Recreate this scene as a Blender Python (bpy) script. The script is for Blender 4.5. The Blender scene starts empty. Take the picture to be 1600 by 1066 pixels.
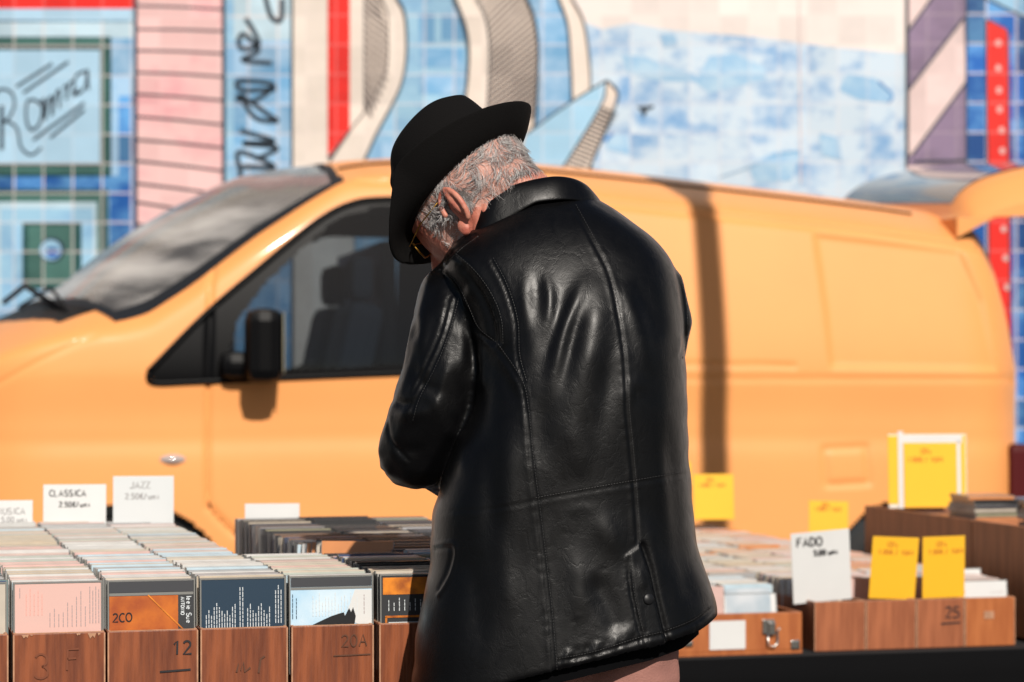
import bpy, bmesh, math, random
import numpy as np
from mathutils import Vector, Matrix, noise as mnoise
R = math.radians
random.seed(11)
rng = np.random.default_rng(5)
SC = bpy.context.scene
COL = SC.collection
# ------------------------------------------------------------------ camera, sky, sun, exposure
FPX, HY, CZ = 85 / 36 * 1600, 580.0, 1.18      # focal length in photo pixels, horizon row, eye height
cam = bpy.data.cameras.new('camera'); camo = bpy.data.objects.new('camera', cam); COL.objects.link(camo)
cam.lens = 85; cam.sensor_width = 36; cam.shift_y = (HY - 533) / 1600
camo.location = (0, 0, CZ); camo.rotation_euler = (R(90), 0, 0)
cam.clip_start = .05; cam.clip_end = 500
cam.dof.use_dof = True; cam.dof.focus_distance = 3.36; cam.dof.aperture_fstop = 5.9
SC.camera = camo
SUN_EL, SUN_AZ = R(35), R(14)                 # azimuth measured from straight behind the camera towards the right
w = bpy.data.worlds.new('World'); SC.world = w; w.use_nodes = True
nt = w.node_tree; nt.nodes.clear()
sky = nt.nodes.new('ShaderNodeTexSky'); sky.sky_type = 'NISHITA'; sky.sun_disc = False
sky.sun_elevation = SUN_EL; sky.sun_rotation = math.pi - SUN_AZ
bg = nt.nodes.new('ShaderNodeBackground'); bg.inputs[1].default_value = .05
wo = nt.nodes.new('ShaderNodeOutputWorld')
nt.links.new(sky.outputs[0], bg.inputs[0]); nt.links.new(bg.outputs[0], wo.inputs[0])
sl = bpy.data.lights.new('sun', 'SUN'); sl.energy = 4.6; sl.angle = R(.53); sl.color = (1, .93, .84)
so = bpy.data.objects.new('sun', sl); COL.objects.link(so)
sd = Vector((math.sin(SUN_AZ) * math.cos(SUN_EL), -math.cos(SUN_AZ) * math.cos(SUN_EL), math.sin(SUN_EL)))
so.rotation_euler = sd.to_track_quat('Z', 'Y').to_euler(); so.location = (3, -5, 8)
SC.view_settings.view_transform = 'Standard'; SC.view_settings.look = 'None'
SC.view_settings.exposure = 0.05; SC.view_settings.gamma = 1
SC.cycles.max_bounces = 8

# ------------------------------------------------------------------ helpers
def P(px, py, d): return Vector(((px - 800) * d / FPX, d, CZ + (HY - py) * d / FPX))
def srgb(*c):
    if len(c) == 1: c = c[0]
    return tuple(((x / 255) / 12.92 if x / 255 < .04045 else ((x / 255 + .055) / 1.055) ** 2.4) for x in c)
def mat(name, col, rough=.6, bump=0, bscale=40, var=0, vscale=6, spec=.5, metal=0, coat=0, stretch=None, col2=None, detail=4):
    m = bpy.data.materials.new(name); m.use_nodes = True
    n = m.node_tree.nodes; l = m.node_tree.links; p = n['Principled BSDF']
    p.inputs['Base Color'].default_value = (*col, 1); p.inputs['Roughness'].default_value = rough
    p.inputs['Specular IOR Level'].default_value = spec; p.inputs['Metallic'].default_value = metal
    p.inputs['Coat Weight'].default_value = coat; p.inputs['Coat Roughness'].default_value = .08
    if var or bump:
        tc = n.new('ShaderNodeTexCoord'); mp = n.new('ShaderNodeMapping'); l.new(tc.outputs['Object'], mp.inputs[0])
        if stretch: mp.inputs['Scale'].default_value = stretch
    if var:
        t = n.new('ShaderNodeTexNoise'); t.inputs['Scale'].default_value = vscale; t.inputs['Detail'].default_value = detail
        l.new(mp.outputs[0], t.inputs[0])
        r = n.new('ShaderNodeValToRGB'); l.new(t.outputs[0], r.inputs[0])
        c2 = col2 or tuple(x * (1 - var) for x in col)
        r.color_ramp.elements[0].position = .35; r.color_ramp.elements[0].color = (*c2, 1)
        r.color_ramp.elements[1].position = .65; r.color_ramp.elements[1].color = (*col, 1)
        l.new(r.outputs[0], p.inputs['Base Color'])
    if bump:
        t = n.new('ShaderNodeTexNoise'); t.inputs['Scale'].default_value = bscale; t.inputs['Detail'].default_value = 5
        l.new(mp.outputs[0], t.inputs[0])
        b = n.new('ShaderNodeBump'); b.inputs['Strength'].default_value = bump; b.inputs['Distance'].default_value = .004
        l.new(t.outputs[0], b.inputs['Height']); l.new(b.outputs[0], p.inputs['Normal'])
    return m
def tag(o, label=None, cat=None, group=None, kind=None):
    if label: o['label'] = label
    if cat: o['category'] = cat
    if group: o['group'] = group
    if kind: o['kind'] = kind
    return o
def empty(name, loc=(0, 0, 0), rz=0):
    o = bpy.data.objects.new(name, None); COL.objects.link(o); o.location = loc; o.rotation_euler = (0, 0, rz)
    o.empty_display_size = .05
    return o
def link(name, me, parent=None):
    o = bpy.data.objects.new(name, me); COL.objects.link(o)
    if parent is not None:
        o.parent = parent
        if parent.type == 'EMPTY' and parent.get('worldspace'):
            o.matrix_parent_inverse = parent.matrix_basis.inverted()
    return o
class MB:
    def __init__(s): s.v = []; s.f = []; s.m = []; s.mats = []; s.sm = []
    def mi(s, m):
        if m not in s.mats: s.mats.append(m)
        return s.mats.index(m)
    def add(s, vs, fs, m, smooth=False):
        o = len(s.v); s.v += [tuple(v) for v in vs]; k = s.mi(m)
        for f in fs: s.f.append([o + i for i in f]); s.m.append(k); s.sm.append(smooth)
    def box(s, c, d, m, M=None, bev=0):
        x, y, z = d[0] / 2, d[1] / 2, d[2] / 2
        if bev <= 0:
            vs = [(a * x, b * y, e * z) for a in (-1, 1) for b in (-1, 1) for e in (-1, 1)]
            fs = [(0, 1, 3, 2), (4, 6, 7, 5), (0, 4, 5, 1), (2, 3, 7, 6), (0, 2, 6, 4), (1, 5, 7, 3)]
        else:
            bm = bmesh.new(); bmesh.ops.create_cube(bm, size=1)
            for v in bm.verts: v.co = (v.co.x * d[0], v.co.y * d[1], v.co.z * d[2])
            bmesh.ops.bevel(bm, geom=bm.edges[:], offset=bev, segments=2, affect='EDGES', profile=.6)
            vs = [v.co.copy() for v in bm.verts]; fs = [[v.index for v in f.verts] for f in bm.faces]; bm.free()
        vs = [Vector(v) + Vector(c) for v in vs]
        if M is not None: vs = [M @ v for v in vs]
        s.add(vs, fs, m)
    def prism(s, pts, n, m, smooth=False):          # planar polygon (list of 3-D points) pushed along vector n
        k = len(pts); a = [Vector(p) for p in pts]; b = [p + Vector(n) for p in a]
        s.add(a + b, [list(range(k))[::-1], list(range(k, 2 * k))] + [[i, (i + 1) % k, k + (i + 1) % k, k + i] for i in range(k)], m, smooth)
    def tube(s, pts, r, m, n=8, caps=True):
        pts = [Vector(p) for p in pts]; k = len(pts)
        rr = r if hasattr(r, '__len__') else [r] * k
        vs = []; prev = None
        for i, p in enumerate(pts):
            t = (pts[min(i + 1, k - 1)] - pts[max(i - 1, 0)]).normalized()
            a = prev if prev is not None else t.orthogonal().normalized()
            a = (a - t * a.dot(t)).normalized(); prev = a; b = t.cross(a)
            for j in range(n):
                q = 2 * math.pi * j / n; vs.append(p + (a * math.cos(q) + b * math.sin(q)) * rr[i])
        fs = [[i * n + j, i * n + (j + 1) % n, (i + 1) * n + (j + 1) % n, (i + 1) * n + j] for i in range(k - 1) for j in range(n)]
        if caps: fs += [list(range(n))[::-1], list(range((k - 1) * n, k * n))]
        s.add(vs, fs, m, True)
    def lathe(s, prof, m, M, n=32):                 # prof: (radius, height) along local Z
        k = len(prof); vs = [M @ Vector((r * math.cos(2 * math.pi * j / n), r * math.sin(2 * math.pi * j / n), h)) for r, h in prof for j in range(n)]
        fs = [[i * n + j, i * n + (j + 1) % n, (i + 1) * n + (j + 1) % n, (i + 1) * n + j] for i in range(k - 1) for j in range(n)]
        s.add(vs, fs, m, True)
    def grid(s, G, m, smooth=True, close=False):    # G[i][j]
        a, b = len(G), len(G[0]); vs = [p for r in G for p in r]
        bb = b if close else b - 1
        s.add(vs, [[i * b + j, i * b + (j + 1) % b, (i + 1) * b + (j + 1) % b, (i + 1) * b + j] for i in range(a - 1) for j in range(bb)], m, smooth)
    def mesh(s, name):
        me = bpy.data.meshes.new(name); me.from_pydata(s.v, [], s.f)
        for m in s.mats: me.materials.append(m)
        me.polygons.foreach_set('material_index', s.m); me.polygons.foreach_set('use_smooth', s.sm)
        me.update(); return me
    def build(s, name, parent=None): return link(name, s.mesh(name), parent)
def interp_curve(pts, n):                           # Catmull-Rom through points of any dimension
    p = np.array(pts, float); m = len(p)
    if m == 2: return p[0] + (p[1] - p[0]) * np.linspace(0, 1, n)[:, None]
    q = np.vstack([2 * p[0] - p[1], p, 2 * p[-1] - p[-2]])
    t = np.linspace(0, m - 1 - 1e-9, n); i = t.astype(int); u = (t - i)[:, None]
    a, b, c, d = q[i], q[i + 1], q[i + 2], q[i + 3]
    return .5 * (2 * b + (c - a) * u + (2 * a - 5 * b + 4 * c - d) * u ** 2 + (3 * b - a - 3 * c + d) * u ** 3)
def seg_dist(X, Y, line):                           # distance of points to polyline, with position 0..1 and signed side
    best = np.full(X.shape, 1e9); pos = np.zeros(X.shape); side = np.zeros(X.shape)
    L = np.array(line, float); seg = np.linalg.norm(np.diff(L, axis=0), axis=1); tot = seg.sum(); acc = 0
    for (ax, ay), (bx, by), sl_ in zip(L[:-1], L[1:], seg):
        dx, dy = bx - ax, by - ay; l2 = dx * dx + dy * dy + 1e-9
        t = np.clip(((X - ax) * dx + (Y - ay) * dy) / l2, 0, 1)
        ex, ey = X - ax - t * dx, Y - ay - t * dy; dd = np.hypot(ex, ey); k = dd < best
        best = np.where(k, dd, best); pos = np.where(k, (acc + t * sl_) / tot, pos)
        side = np.where(k, np.sign(dx * ey - dy * ex), side); acc += sl_
    return best, pos, side
def in_poly(X, Y, poly):
    r = np.zeros(X.shape, bool); n = len(poly)
    for i in range(n):
        x1, y1 = poly[i]; x2, y2 = poly[(i + 1) % n]
        if y1 == y2: continue
        c = ((y1 > Y) != (y2 > Y)) & (X < (x2 - x1) * (Y - y1) / (y2 - y1) + x1); r ^= c
    return r
def get_np(me):
    v = np.empty(len(me.vertices) * 3); me.vertices.foreach_get('co', v); return v.reshape(-1, 3)
def set_np(me, v): me.vertices.foreach_set('co', v.astype(np.float32).ravel()); me.update()
def normals(me):
    v = np.empty(len(me.vertices) * 3, np.float32); me.vertex_normals.foreach_get('vector', v); return v.reshape(-1, 3).astype(float)
def laplace(me, it, lam=.5, w=None):
    e = np.empty(len(me.edges) * 2, int); me.edges.foreach_get('vertices', e); e = e.reshape(-1, 2)
    v = get_np(me); n = len(v); deg = np.bincount(e.ravel(), minlength=n)[:, None].clip(1)
    for _ in range(it):
        s = np.zeros_like(v)
        for k in range(3):
            s[:, k] = np.bincount(e[:, 0], v[e[:, 1], k], n) + np.bincount(e[:, 1], v[e[:, 0], k], n)
        dlt = lam * (s / deg - v)
        v = v + (dlt if w is None else dlt * w[:, None])
    set_np(me, v)
def remesh(me, vox, smooth=4):                      # one continuous skin round a set of overlapping closed shapes
    o = bpy.data.objects.new('tmp', me); COL.objects.link(o)
    md = o.modifiers.new('r', 'REMESH'); md.mode = 'VOXEL'; md.voxel_size = vox; md.use_smooth_shade = True
    dg = bpy.context.evaluated_depsgraph_get(); dg.update()
    out = bpy.data.meshes.new_from_object(o.evaluated_get(dg)); bpy.data.objects.remove(o)
    laplace(out, smooth)
    out.polygons.foreach_set('use_smooth', [True] * len(out.polygons))
    return out
class Blob:                                         # overlapping closed shapes for remesh()
    def __init__(s): s.bm = bmesh.new()
    def ball(s, c, r, M=None, sub=3):
        X = Matrix.Translation(Vector(c)) @ (M.to_4x4() if M is not None else Matrix.Identity(4)) @ Matrix.Diagonal((*(r if hasattr(r, '__len__') else (r, r, r)), 1))
        bmesh.ops.create_icosphere(s.bm, subdivisions=sub, radius=1, matrix=X)
    def cone(s, a, ra, b, rb, sub=2):
        t = bmesh.new()
        bmesh.ops.create_icosphere(t, subdivisions=sub, radius=ra, matrix=Matrix.Translation(Vector(a)))
        bmesh.ops.create_icosphere(t, subdivisions=sub, radius=rb, matrix=Matrix.Translation(Vector(b)))
        h = bmesh.ops.convex_hull(t, input=t.verts[:])
        bmesh.ops.delete(t, geom=[g for g in set(h['geom_interior'] + h['geom_unused']) if isinstance(g, bmesh.types.BMVert)], context='VERTS')
        m = bpy.data.meshes.new('t'); t.to_mesh(m); t.free(); s.bm.from_mesh(m); bpy.data.meshes.remove(m)
    def chain(s, pts):
        for (a, ra), (b, rb) in zip(pts[:-1], pts[1:]): s.cone(a, ra, b, rb)
    def mesh(s, vox, smooth=4):
        me = bpy.data.meshes.new('b'); s.bm.to_mesh(me); s.bm.free(); return remesh(me, vox, smooth)
def crop_mesh(me, keep):                            # keep only faces whose vertices all satisfy keep
    bm = bmesh.new(); bm.from_mesh(me); bm.verts.ensure_lookup_table()
    bmesh.ops.delete(bm, geom=[v for v in bm.verts if not keep[v.index]], context='VERTS'); bm.to_mesh(me); bm.free(); me.update()
# ---- hand lettering: every character is a few pen strokes on a 1 x 1.4 cell
def arc(cx, cy, rx, ry, a, b, n=10): return [(cx + rx * math.cos(R(a + (b - a) * i / n)), cy + ry * math.sin(R(a + (b - a) * i / n))) for i in range(n + 1)]
GL = {
 'T': [[(0, 1.4), (.9, 1.4)], [(.45, 1.4), (.42, 0)]], 'A': [[(0, 0), (.45, 1.4), (.9, 0)], [(.18, .5), (.75, .5)]], 'B': [[(0, 0), (0, 1.4)] + arc(.1, 1.05, .6, .35, 90, -90) + arc(.1, .35, .7, .35, 90, -90)],
 'C': [arc(.5, .7, .5, .7, 50, 310)], 'D': [[(0, 0), (0, 1.4)] + arc(.1, .7, .75, .7, 90, -90) + [(0, 0)]], 'F': [[(.8, 1.4), (.05, 1.35), (0, 0)], [(.02, .75), (.6, .78)]],
 'I': [[(.3, 0), (.3, 1.4)]], 'J': [[(.7, 1.4)] + [(.7, .4)] + arc(.35, .35, .35, .35, 0, -160)], 'L': [[(0, 1.4), (0, 0), (.7, 0)]], 'M': [[(0, 0), (.1, 1.4), (.45, .5), (.8, 1.4), (.9, 0)]],
 'O': [arc(.48, .7, .48, .7, 90, 450, 18)], 'R': [[(0, 0), (0, 1.4)] + arc(.1, 1.05, .6, .35, 90, -90) + [(.2, .7), (.8, 0)]], 'S': [arc(.4, 1.03, .38, .36, 40, 260) + arc(.4, .34, .4, .34, 80, -150)],
 'U': [[(0, 1.4), (0, .4)] + arc(.4, .4, .4, .4, 180, 360) + [(.8, 1.4)]], 'Z': [[(0, 1.35), (.8, 1.4), (0, 0), (.85, 0)]], 'N': [[(0, 0), (0, 1.4), (.75, 0), (.75, 1.4)]],
 'u': [[(0, .8), (0, .3)] + arc(.3, .3, .3, .3, 180, 360) + [(.6, .8), (.62, 0)]], 'n': [[(0, 0), (0, .8)], arc(.28, .5, .28, .3, 170, 0) + [(.56, 0)]], 'i': [[(.2, 0), (.2, .8)], [(.2, 1.1), (.22, 1.15)]],
 's': [[(.5, .75), (.1, .7), (.1, .45), (.45, .35), (.45, .05), (0, .05)]], '/': [[(0, -.1), (.5, 1.4)]], ',': [[(.2, .1), (.1, -.2)]], '.': [[(.15, 0), (.2, .06)]], "'": [[(.2, 1.4), (.15, 1.1)]],
 '0': [arc(.4, .7, .38, .7, 90, 450, 16)], '1': [[(.1, 1.05), (.45, 1.4), (.4, 0)]], '2': [arc(.38, 1.02, .36, .36, 160, -30, 8) + [(0, 0), (.85, .02)]], '3': [arc(.35, 1.03, .35, .35, 150, -80) + arc(.35, .35, .4, .35, 80, -150)],
 '5': [[(.8, 1.38), (.15, 1.38), (.1, .8)] + arc(.35, .42, .42, .42, 100, -140)], 'E': [[(.7, 1.4), (0, 1.4), (0, 0), (.75, 0)], [(0, .72), (.55, .72)]], 'e': [[(.05, .42), (.55, .45)] + arc(.3, .4, .28, .4, 10, 320)],
 '€': [arc(.55, .7, .45, .68, 55, 305), [(0, .85), (.7, .85)], [(0, .55), (.65, .55)]], ' ': [], '-': [[(.1, .65), (.6, .65)]], 'a': [arc(.3, .4, .3, .4, 60, 420, 12), [(.6, .8), (.62, 0)]], 'm': [[(0, 0), (0, .8)], arc(.22, .5, .22, .3, 170, 0) + [(.44, 0)], arc(.66, .5, .22, .3, 170, 0) + [(.88, 0)]]}
ADV = {'M': 1.25, 'I': .6, 'i': .45, "'": .35, ',': .4, '.': .4, ' ': .6, 'm': 1.15, 'A': 1.15, 'O': 1.2}
def ribbon(mb, pts, o, ux, uy, n, wd, m, lift=.0006):  # flat pen stroke on the plane o + x ux + y uy
    p = [o + ux * x + uy * y + n * lift for x, y in pts]; L = []; Rr = []
    for i, q in enumerate(p):
        t = (p[min(i + 1, len(p) - 1)] - p[max(i - 1, 0)])
        if t.length < 1e-9: t = ux
        s = n.cross(t.normalized()) * wd / 2; L.append(q - s); Rr.append(q + s)
    k = len(p); mb.add(L + Rr, [[i, i + 1, k + i + 1, k + i] for i in range(k - 1)], m)
def write(mb, text, o, ux, uy, n, h, wd, m, jit=.04, lift=.0006, space=1.0):
    x = 0; sc = h / 1.4
    for ch in text:
        dy = random.uniform(-jit, jit)
        for st in GL[ch]:
            ribbon(mb, [(sc * (x + a + random.uniform(-jit, jit) * .3), sc * (b + dy)) for a, b in st], o, ux, uy, n, wd, m, lift)
        x += ADV.get(ch, 1.0) * 1.08 * space
    return x * sc
# ------------------------------------------------------------------ ground, painted wall
WD = 12.2
m_asph = mat('asphalt', (.035, .034, .033), .9, bump=.6, bscale=120, var=.35, vscale=3)
g = MB(); g.add([(-150, -150, 0), (150, -150, 0), (150, 150, 0), (-150, 150, 0)], [(0, 1, 2, 3)], m_asph)
tag(g.build('ground'), kind='structure')
TILE = .148
def paint(name, col, var=.12, tile_amt=.5, grout=(.72, .62, .60), noise_col=None, nscale=3.0, nlo=.45, nhi=.62, tilevar=.10):
    """glazed tile painted in one colour: brush variation, tone changing tile by tile, pale joints"""
    m = bpy.data.materials.new(name); m.use_nodes = True; n = m.node_tree.nodes; l = m.node_tree.links; p = n['Principled BSDF']
    p.inputs['Roughness'].default_value = .35; p.inputs['Specular IOR Level'].default_value = .35
    tc = n.new('ShaderNodeTexCoord'); geo = n.new('ShaderNodeNewGeometry')
    sc = n.new('ShaderNodeVectorMath'); sc.operation = 'SCALE'; sc.inputs['Scale'].default_value = 1 / TILE; l.new(geo.outputs['Position'], sc.inputs[0])
    fl = n.new('ShaderNodeVectorMath'); fl.operation = 'FLOOR'; l.new(sc.outputs[0], fl.inputs[0])
    fr = n.new('ShaderNodeVectorMath'); fr.operation = 'FRACTION'; l.new(sc.outputs[0], fr.inputs[0])
    sx = n.new('ShaderNodeSeparateXYZ'); l.new(fl.outputs[0], sx.inputs[0]); cb = n.new('ShaderNodeCombineXYZ')
    l.new(sx.outputs[0], cb.inputs[0]); l.new(sx.outputs[2], cb.inputs[1])
    wn = n.new('ShaderNodeTexWhiteNoise'); wn.noise_dimensions = '2D'; l.new(cb.outputs[0], wn.inputs['Vector'])
    ns = n.new('ShaderNodeTexNoise'); ns.inputs['Scale'].default_value = nscale; ns.inputs['Detail'].default_value = 7; ns.inputs['Roughness'].default_value = .65
    mp = n.new('ShaderNodeMapping'); l.new(tc.outputs['Object'], mp.inputs[0]); mp.inputs['Scale'].default_value = (1, 1, 1.5)
    of = n.new('ShaderNodeVectorMath'); of.operation = 'MULTIPLY_ADD'; l.new(wn.outputs['Color'], of.inputs[0]); of.inputs[1].default_value = (.12, .12, .12); l.new(mp.outputs[0], of.inputs[2])
    l.new(of.outputs[0], ns.inputs['Vector'])
    rp = n.new('ShaderNodeValToRGB'); l.new(ns.outputs[0], rp.inputs[0])
    rp.color_ramp.elements[0].position = nlo; rp.color_ramp.elements[0].color = (*col, 1)
    rp.color_ramp.elements[1].position = nhi; rp.color_ramp.elements[1].color = (*(noise_col or tuple(c * (1 - var) for c in col)), 1)
    hs = n.new('ShaderNodeMapRange'); hs.inputs['To Min'].default_value = 1 - tilevar; hs.inputs['To Max'].default_value = 1 + tilevar; l.new(wn.outputs['Value'], hs.inputs[0])
    mu = n.new('ShaderNodeVectorMath'); mu.operation = 'SCALE'; l.new(rp.outputs[0], mu.inputs[0]); l.new(hs.outputs[0], mu.inputs['Scale'])
    f3 = n.new('ShaderNodeSeparateXYZ'); l.new(fr.outputs[0], f3.inputs[0])
    def lt(o):
        a = n.new('ShaderNodeMath'); a.operation = 'LESS_THAN'; a.inputs[1].default_value = .075; l.new(o, a.inputs[0]); return a
    a, b = lt(f3.outputs[0]), lt(f3.outputs[2]); mx = n.new('ShaderNodeMath'); mx.operation = 'MAXIMUM'; l.new(a.outputs[0], mx.inputs[0]); l.new(b.outputs[0], mx.inputs[1])
    ma = n.new('ShaderNodeMath'); ma.operation = 'MULTIPLY'; ma.inputs[1].default_value = tile_amt; l.new(mx.outputs[0], ma.inputs[0])
    mi = n.new('ShaderNodeMix'); mi.data_type = 'RGBA'; l.new(ma.outputs[0], mi.inputs['Factor']); l.new(mu.outputs[0], mi.inputs['A']); mi.inputs['B'].default_value = (*grout, 1)
    l.new(mi.outputs['Result'], p.inputs['Base Color']); return m
S = .86
def c8(*c): return tuple(x * S for x in srgb(*c))
K_cream = paint('paint cream', c8(230, 219, 208), .08, .25)
K_hatch = paint('paint warm grey', c8(224, 210, 197), .10, .15)
K_lb = paint('paint light blue', c8(155, 198, 224), .2, .35, noise_col=c8(130, 175, 212), tilevar=.14)
K_lb2 = paint('paint pale blue', c8(188, 214, 228), .15, .6, tilevar=.16)
K_blue = paint('paint strong blue', c8(24, 88, 165), .4, .55, noise_col=c8(90, 150, 205), tilevar=.45)
K_mid = paint('paint mid blue', c8(112, 166, 208), .3, .4, noise_col=c8(160, 195, 225), tilevar=.2)
K_green = paint('paint dark green', c8(30, 75, 75), .2, .5)
K_green2 = paint('paint grey green', c8(70, 112, 105), .2, .4, tilevar=.2)
K_sign = paint('paint pale cyan', c8(172, 208, 232), .06, .12)
K_pink = paint('paint pale pink', c8(238, 196, 194), .1, .15, noise_col=c8(232, 150, 160), nscale=1.6, nlo=.52, nhi=.75)
K_red = paint('paint red', c8(236, 44, 36), .15, .12, tilevar=.14)
K_ink = mat('paint ink', srgb(22, 38, 52), .4)
K_ink2 = mat('paint grey ink', srgb(92, 84, 84), .4)
K_dot = mat('paint dot', srgb(205, 165, 160), .4)
K_dk = mat('paint ochre dark', srgb(20, 40, 60), .4)
K_purple = paint('paint mauve', c8(140, 122, 150), .2, .12)
K_pwh = paint('paint rose white', c8(226, 204, 202), .1, .12)
K_off = paint('paint off white', c8(234, 226, 222), .06, .30, grout=(.78, .70, .66))
K_sea = paint('paint sea', c8(200, 220, 236), .1, .22, noise_col=c8(118, 166, 214), nscale=5.0, nlo=.46, nhi=.66, tilevar=.05)
K_fin = paint('paint fin blue', c8(162, 206, 234), .08, .25)
wall = empty('painted_wall', (0, WD + .2, 0)); wall['worldspace'] = 1
tag(wall, 'long tiled wall with a blue, pink, red and cream mural behind the van', 'wall')
def link_ws(mb, name, parent):                      # mesh is in world coordinates; hang it under an empty that stands elsewhere
    o = link(name, mb.mesh(name) if isinstance(mb, MB) else mb); o.parent = parent
    o.matrix_parent_inverse = (Matrix.Translation(parent.location) @ parent.rotation_euler.to_matrix().to_4x4()).inverted()
    return o
b = MB(); b.box((0, WD + .2, 3), (40, .38, 6), K_off); link_ws(b, 'wall', wall)
mu = MB(); LAY = [0]
def W(px, py, k): return P(px, py, WD) + Vector((0, -.0004 * k, 0))
def shape(pts, m, curve=0):
    LAY[0] += 1; q = [W(x, y, LAY[0] + 12) for x, y in pts]
    mu.add(q, [list(range(len(q)))], m)
def rect(x0, y0, x1, y1, m): shape([(x0, y0), (x0, y1), (x1, y1), (x1, y0)], m)
def stroke(pts, wd, m, smooth=True):
    wd *= 1.2; LAY[0] += 1; pts = interp_curve(pts, max(8, 6 * len(pts))) if smooth and len(pts) > 2 else np.array(pts, float)
    L, Q = [], []
    for i in range(len(pts)):
        t = pts[min(i + 1, len(pts) - 1)] - pts[max(i - 1, 0)]; t = t / (np.hypot(*t) + 1e-9); s = np.array((-t[1], t[0])) * wd / 2
        L.append(W(*(pts[i] - s), LAY[0] + 12)); Q.append(W(*(pts[i] + s), LAY[0] + 12))
    k = len(pts); mu.add(L + Q, [[i, i + 1, k + i + 1, k + i] for i in range(k - 1)], m)
def hatch(left, right, y0, y1, step, slope, wd, m):
    """slanting pen lines between two vertical curves (functions of y)"""
    y = y0
    while y < y1:
        yy = y - slope * (right(y) - left(y)) 
        if yy > y0 - 30 or True: stroke([(left(y), y), (right(yy), yy)], wd, m, False)
        y += step
T = -520
# left picture
rect(-400, T, 212, 1100, K_cream); rect(-400, -260, 212, -120, K_lb2); rect(-400, 0, 212, 1100, K_lb); rect(-400, -34, 212, 14, K_red); rect(-400, 14, 212, 31, K_sign); stroke([(-400, 31), (210, 36)], 3, K_dk); rect(-400, 35, 208, 60, K_lb2)
rect(172, 60, 212, 1100, K_mid); rect(186, 150, 212, 1100, K_blue); rect(-400, 275, 212, 297, K_blue); rect(-400, 288, 212, 1100, K_blue); rect(-300, 297, 172, 1100, K_mid)
rect(-300, 58, 174, 276, K_green); rect(-300, 62, 168, 270, K_green2); rect(-300, 70, 160, 262, K_green); rect(-300, 79, 157, 255, K_sign)
rect(-300, 296, 170, 470, K_green); rect(-300, 300, 162, 470, K_green2); rect(-20, 316, 152, 480, K_lb2); rect(2, 326, 146, 480, K_lb); rect(36, 348, 128, 452, K_green); rect(44, 353, 118, 446, K_green2)
shape([(82 + 20 * math.cos(R(a)), 391 + 20 * math.sin(R(a))) for a in range(0, 360, 20)], K_dk); shape([(80 + 17 * math.cos(R(a)), 391 + 16 * math.sin(R(a))) for a in range(0, 360, 20)], K_lb)
shape([(83 + 11 * math.cos(R(a)), 395 + 9 * math.sin(R(a))) for a in range(0, 360, 20)], K_blue)
z = lambda L: [(x * .3125, y * .3125) for x, y in L]
stroke(z([(12, 530), (12, 750)]), 5, K_ink, False); stroke(z([(-40, 520), (0, 450), (60, 465), (75, 530), (40, 600), (10, 605), (55, 615), (90, 650), (110, 740), (160, 775), (210, 740)]), 3, K_ink)
stroke(z([(180, 500), (140, 510), (135, 600), (160, 650), (200, 620), (215, 540), (180, 500)]), 3.2, K_ink)
stroke(z([(205, 520), (225, 500), (228, 600), (240, 520), (262, 485), (262, 580), (275, 500), (300, 450), (300, 540)]), 3, K_ink)
stroke(z([(320, 440), (335, 430), (335, 500), (345, 430), (370, 410), (370, 480), (395, 440)]), 2.6, K_ink)
stroke(z([(430, 355), (385, 380), (370, 450), (395, 470), (430, 430), (440, 350), (445, 450)]), 2.8, K_ink)
for a, b_ in (((85, 435), (265, 320)), ((120, 465), (345, 310)), ((170, 700), (425, 515)), ((255, 688), (425, 550))): stroke(z([a, b_]), 3, K_ink, False)
# pink slats
rect(212, T, 351, 1100, K_pink)
for a, b_ in ((10, 16), (47, 50), (80, 85), (114, 121), (148, 158), (183, 196), (219, 232), (252, 268), (287, 305), (316, 340), (350, 376), (384, 410), (420, 445), (-24, -20), (-58, -55), (-92, -90)):
    stroke([(212, a), (280, (a + b_) / 2 - 1), (351, b_)], 3.0, K_ink)
for x in (213, 350): stroke([(x, T), (x + 1, 1100)], 4, K_dk, False)
# blue column with script
rect(352, T, 458, 64, K_lb2); rect(352, 64, 458, 1100, K_mid); rect(352, T, 366, 1100, K_lb); stroke([(351, T), (353, 1100)], 3, K_ink, False); stroke([(457, T), (458, 1100)], 4, K_ink, False)
for s_ in ([(385, 30), (400, 55), (404, 72), (380, 78), (374, 66), (382, 55), (405, 80), (380, 95), (426, 100)], [(432, 140), (380, 142), (375, 128), (428, 134), (395, 160), (376, 150)],
          [(372, 160), (376, 152), (400, 185), (433, 190), (420, 180), (378, 150)], [(376, 205), (430, 222), (380, 225), (434, 232), (400, 250)], [(374, 262), (376, 238), (430, 262), (380, 262), (378, 280)],
          [(415, -5), (425, 28), (440, 32), (442, 0)]): stroke(s_, 6.2, K_ink)
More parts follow.
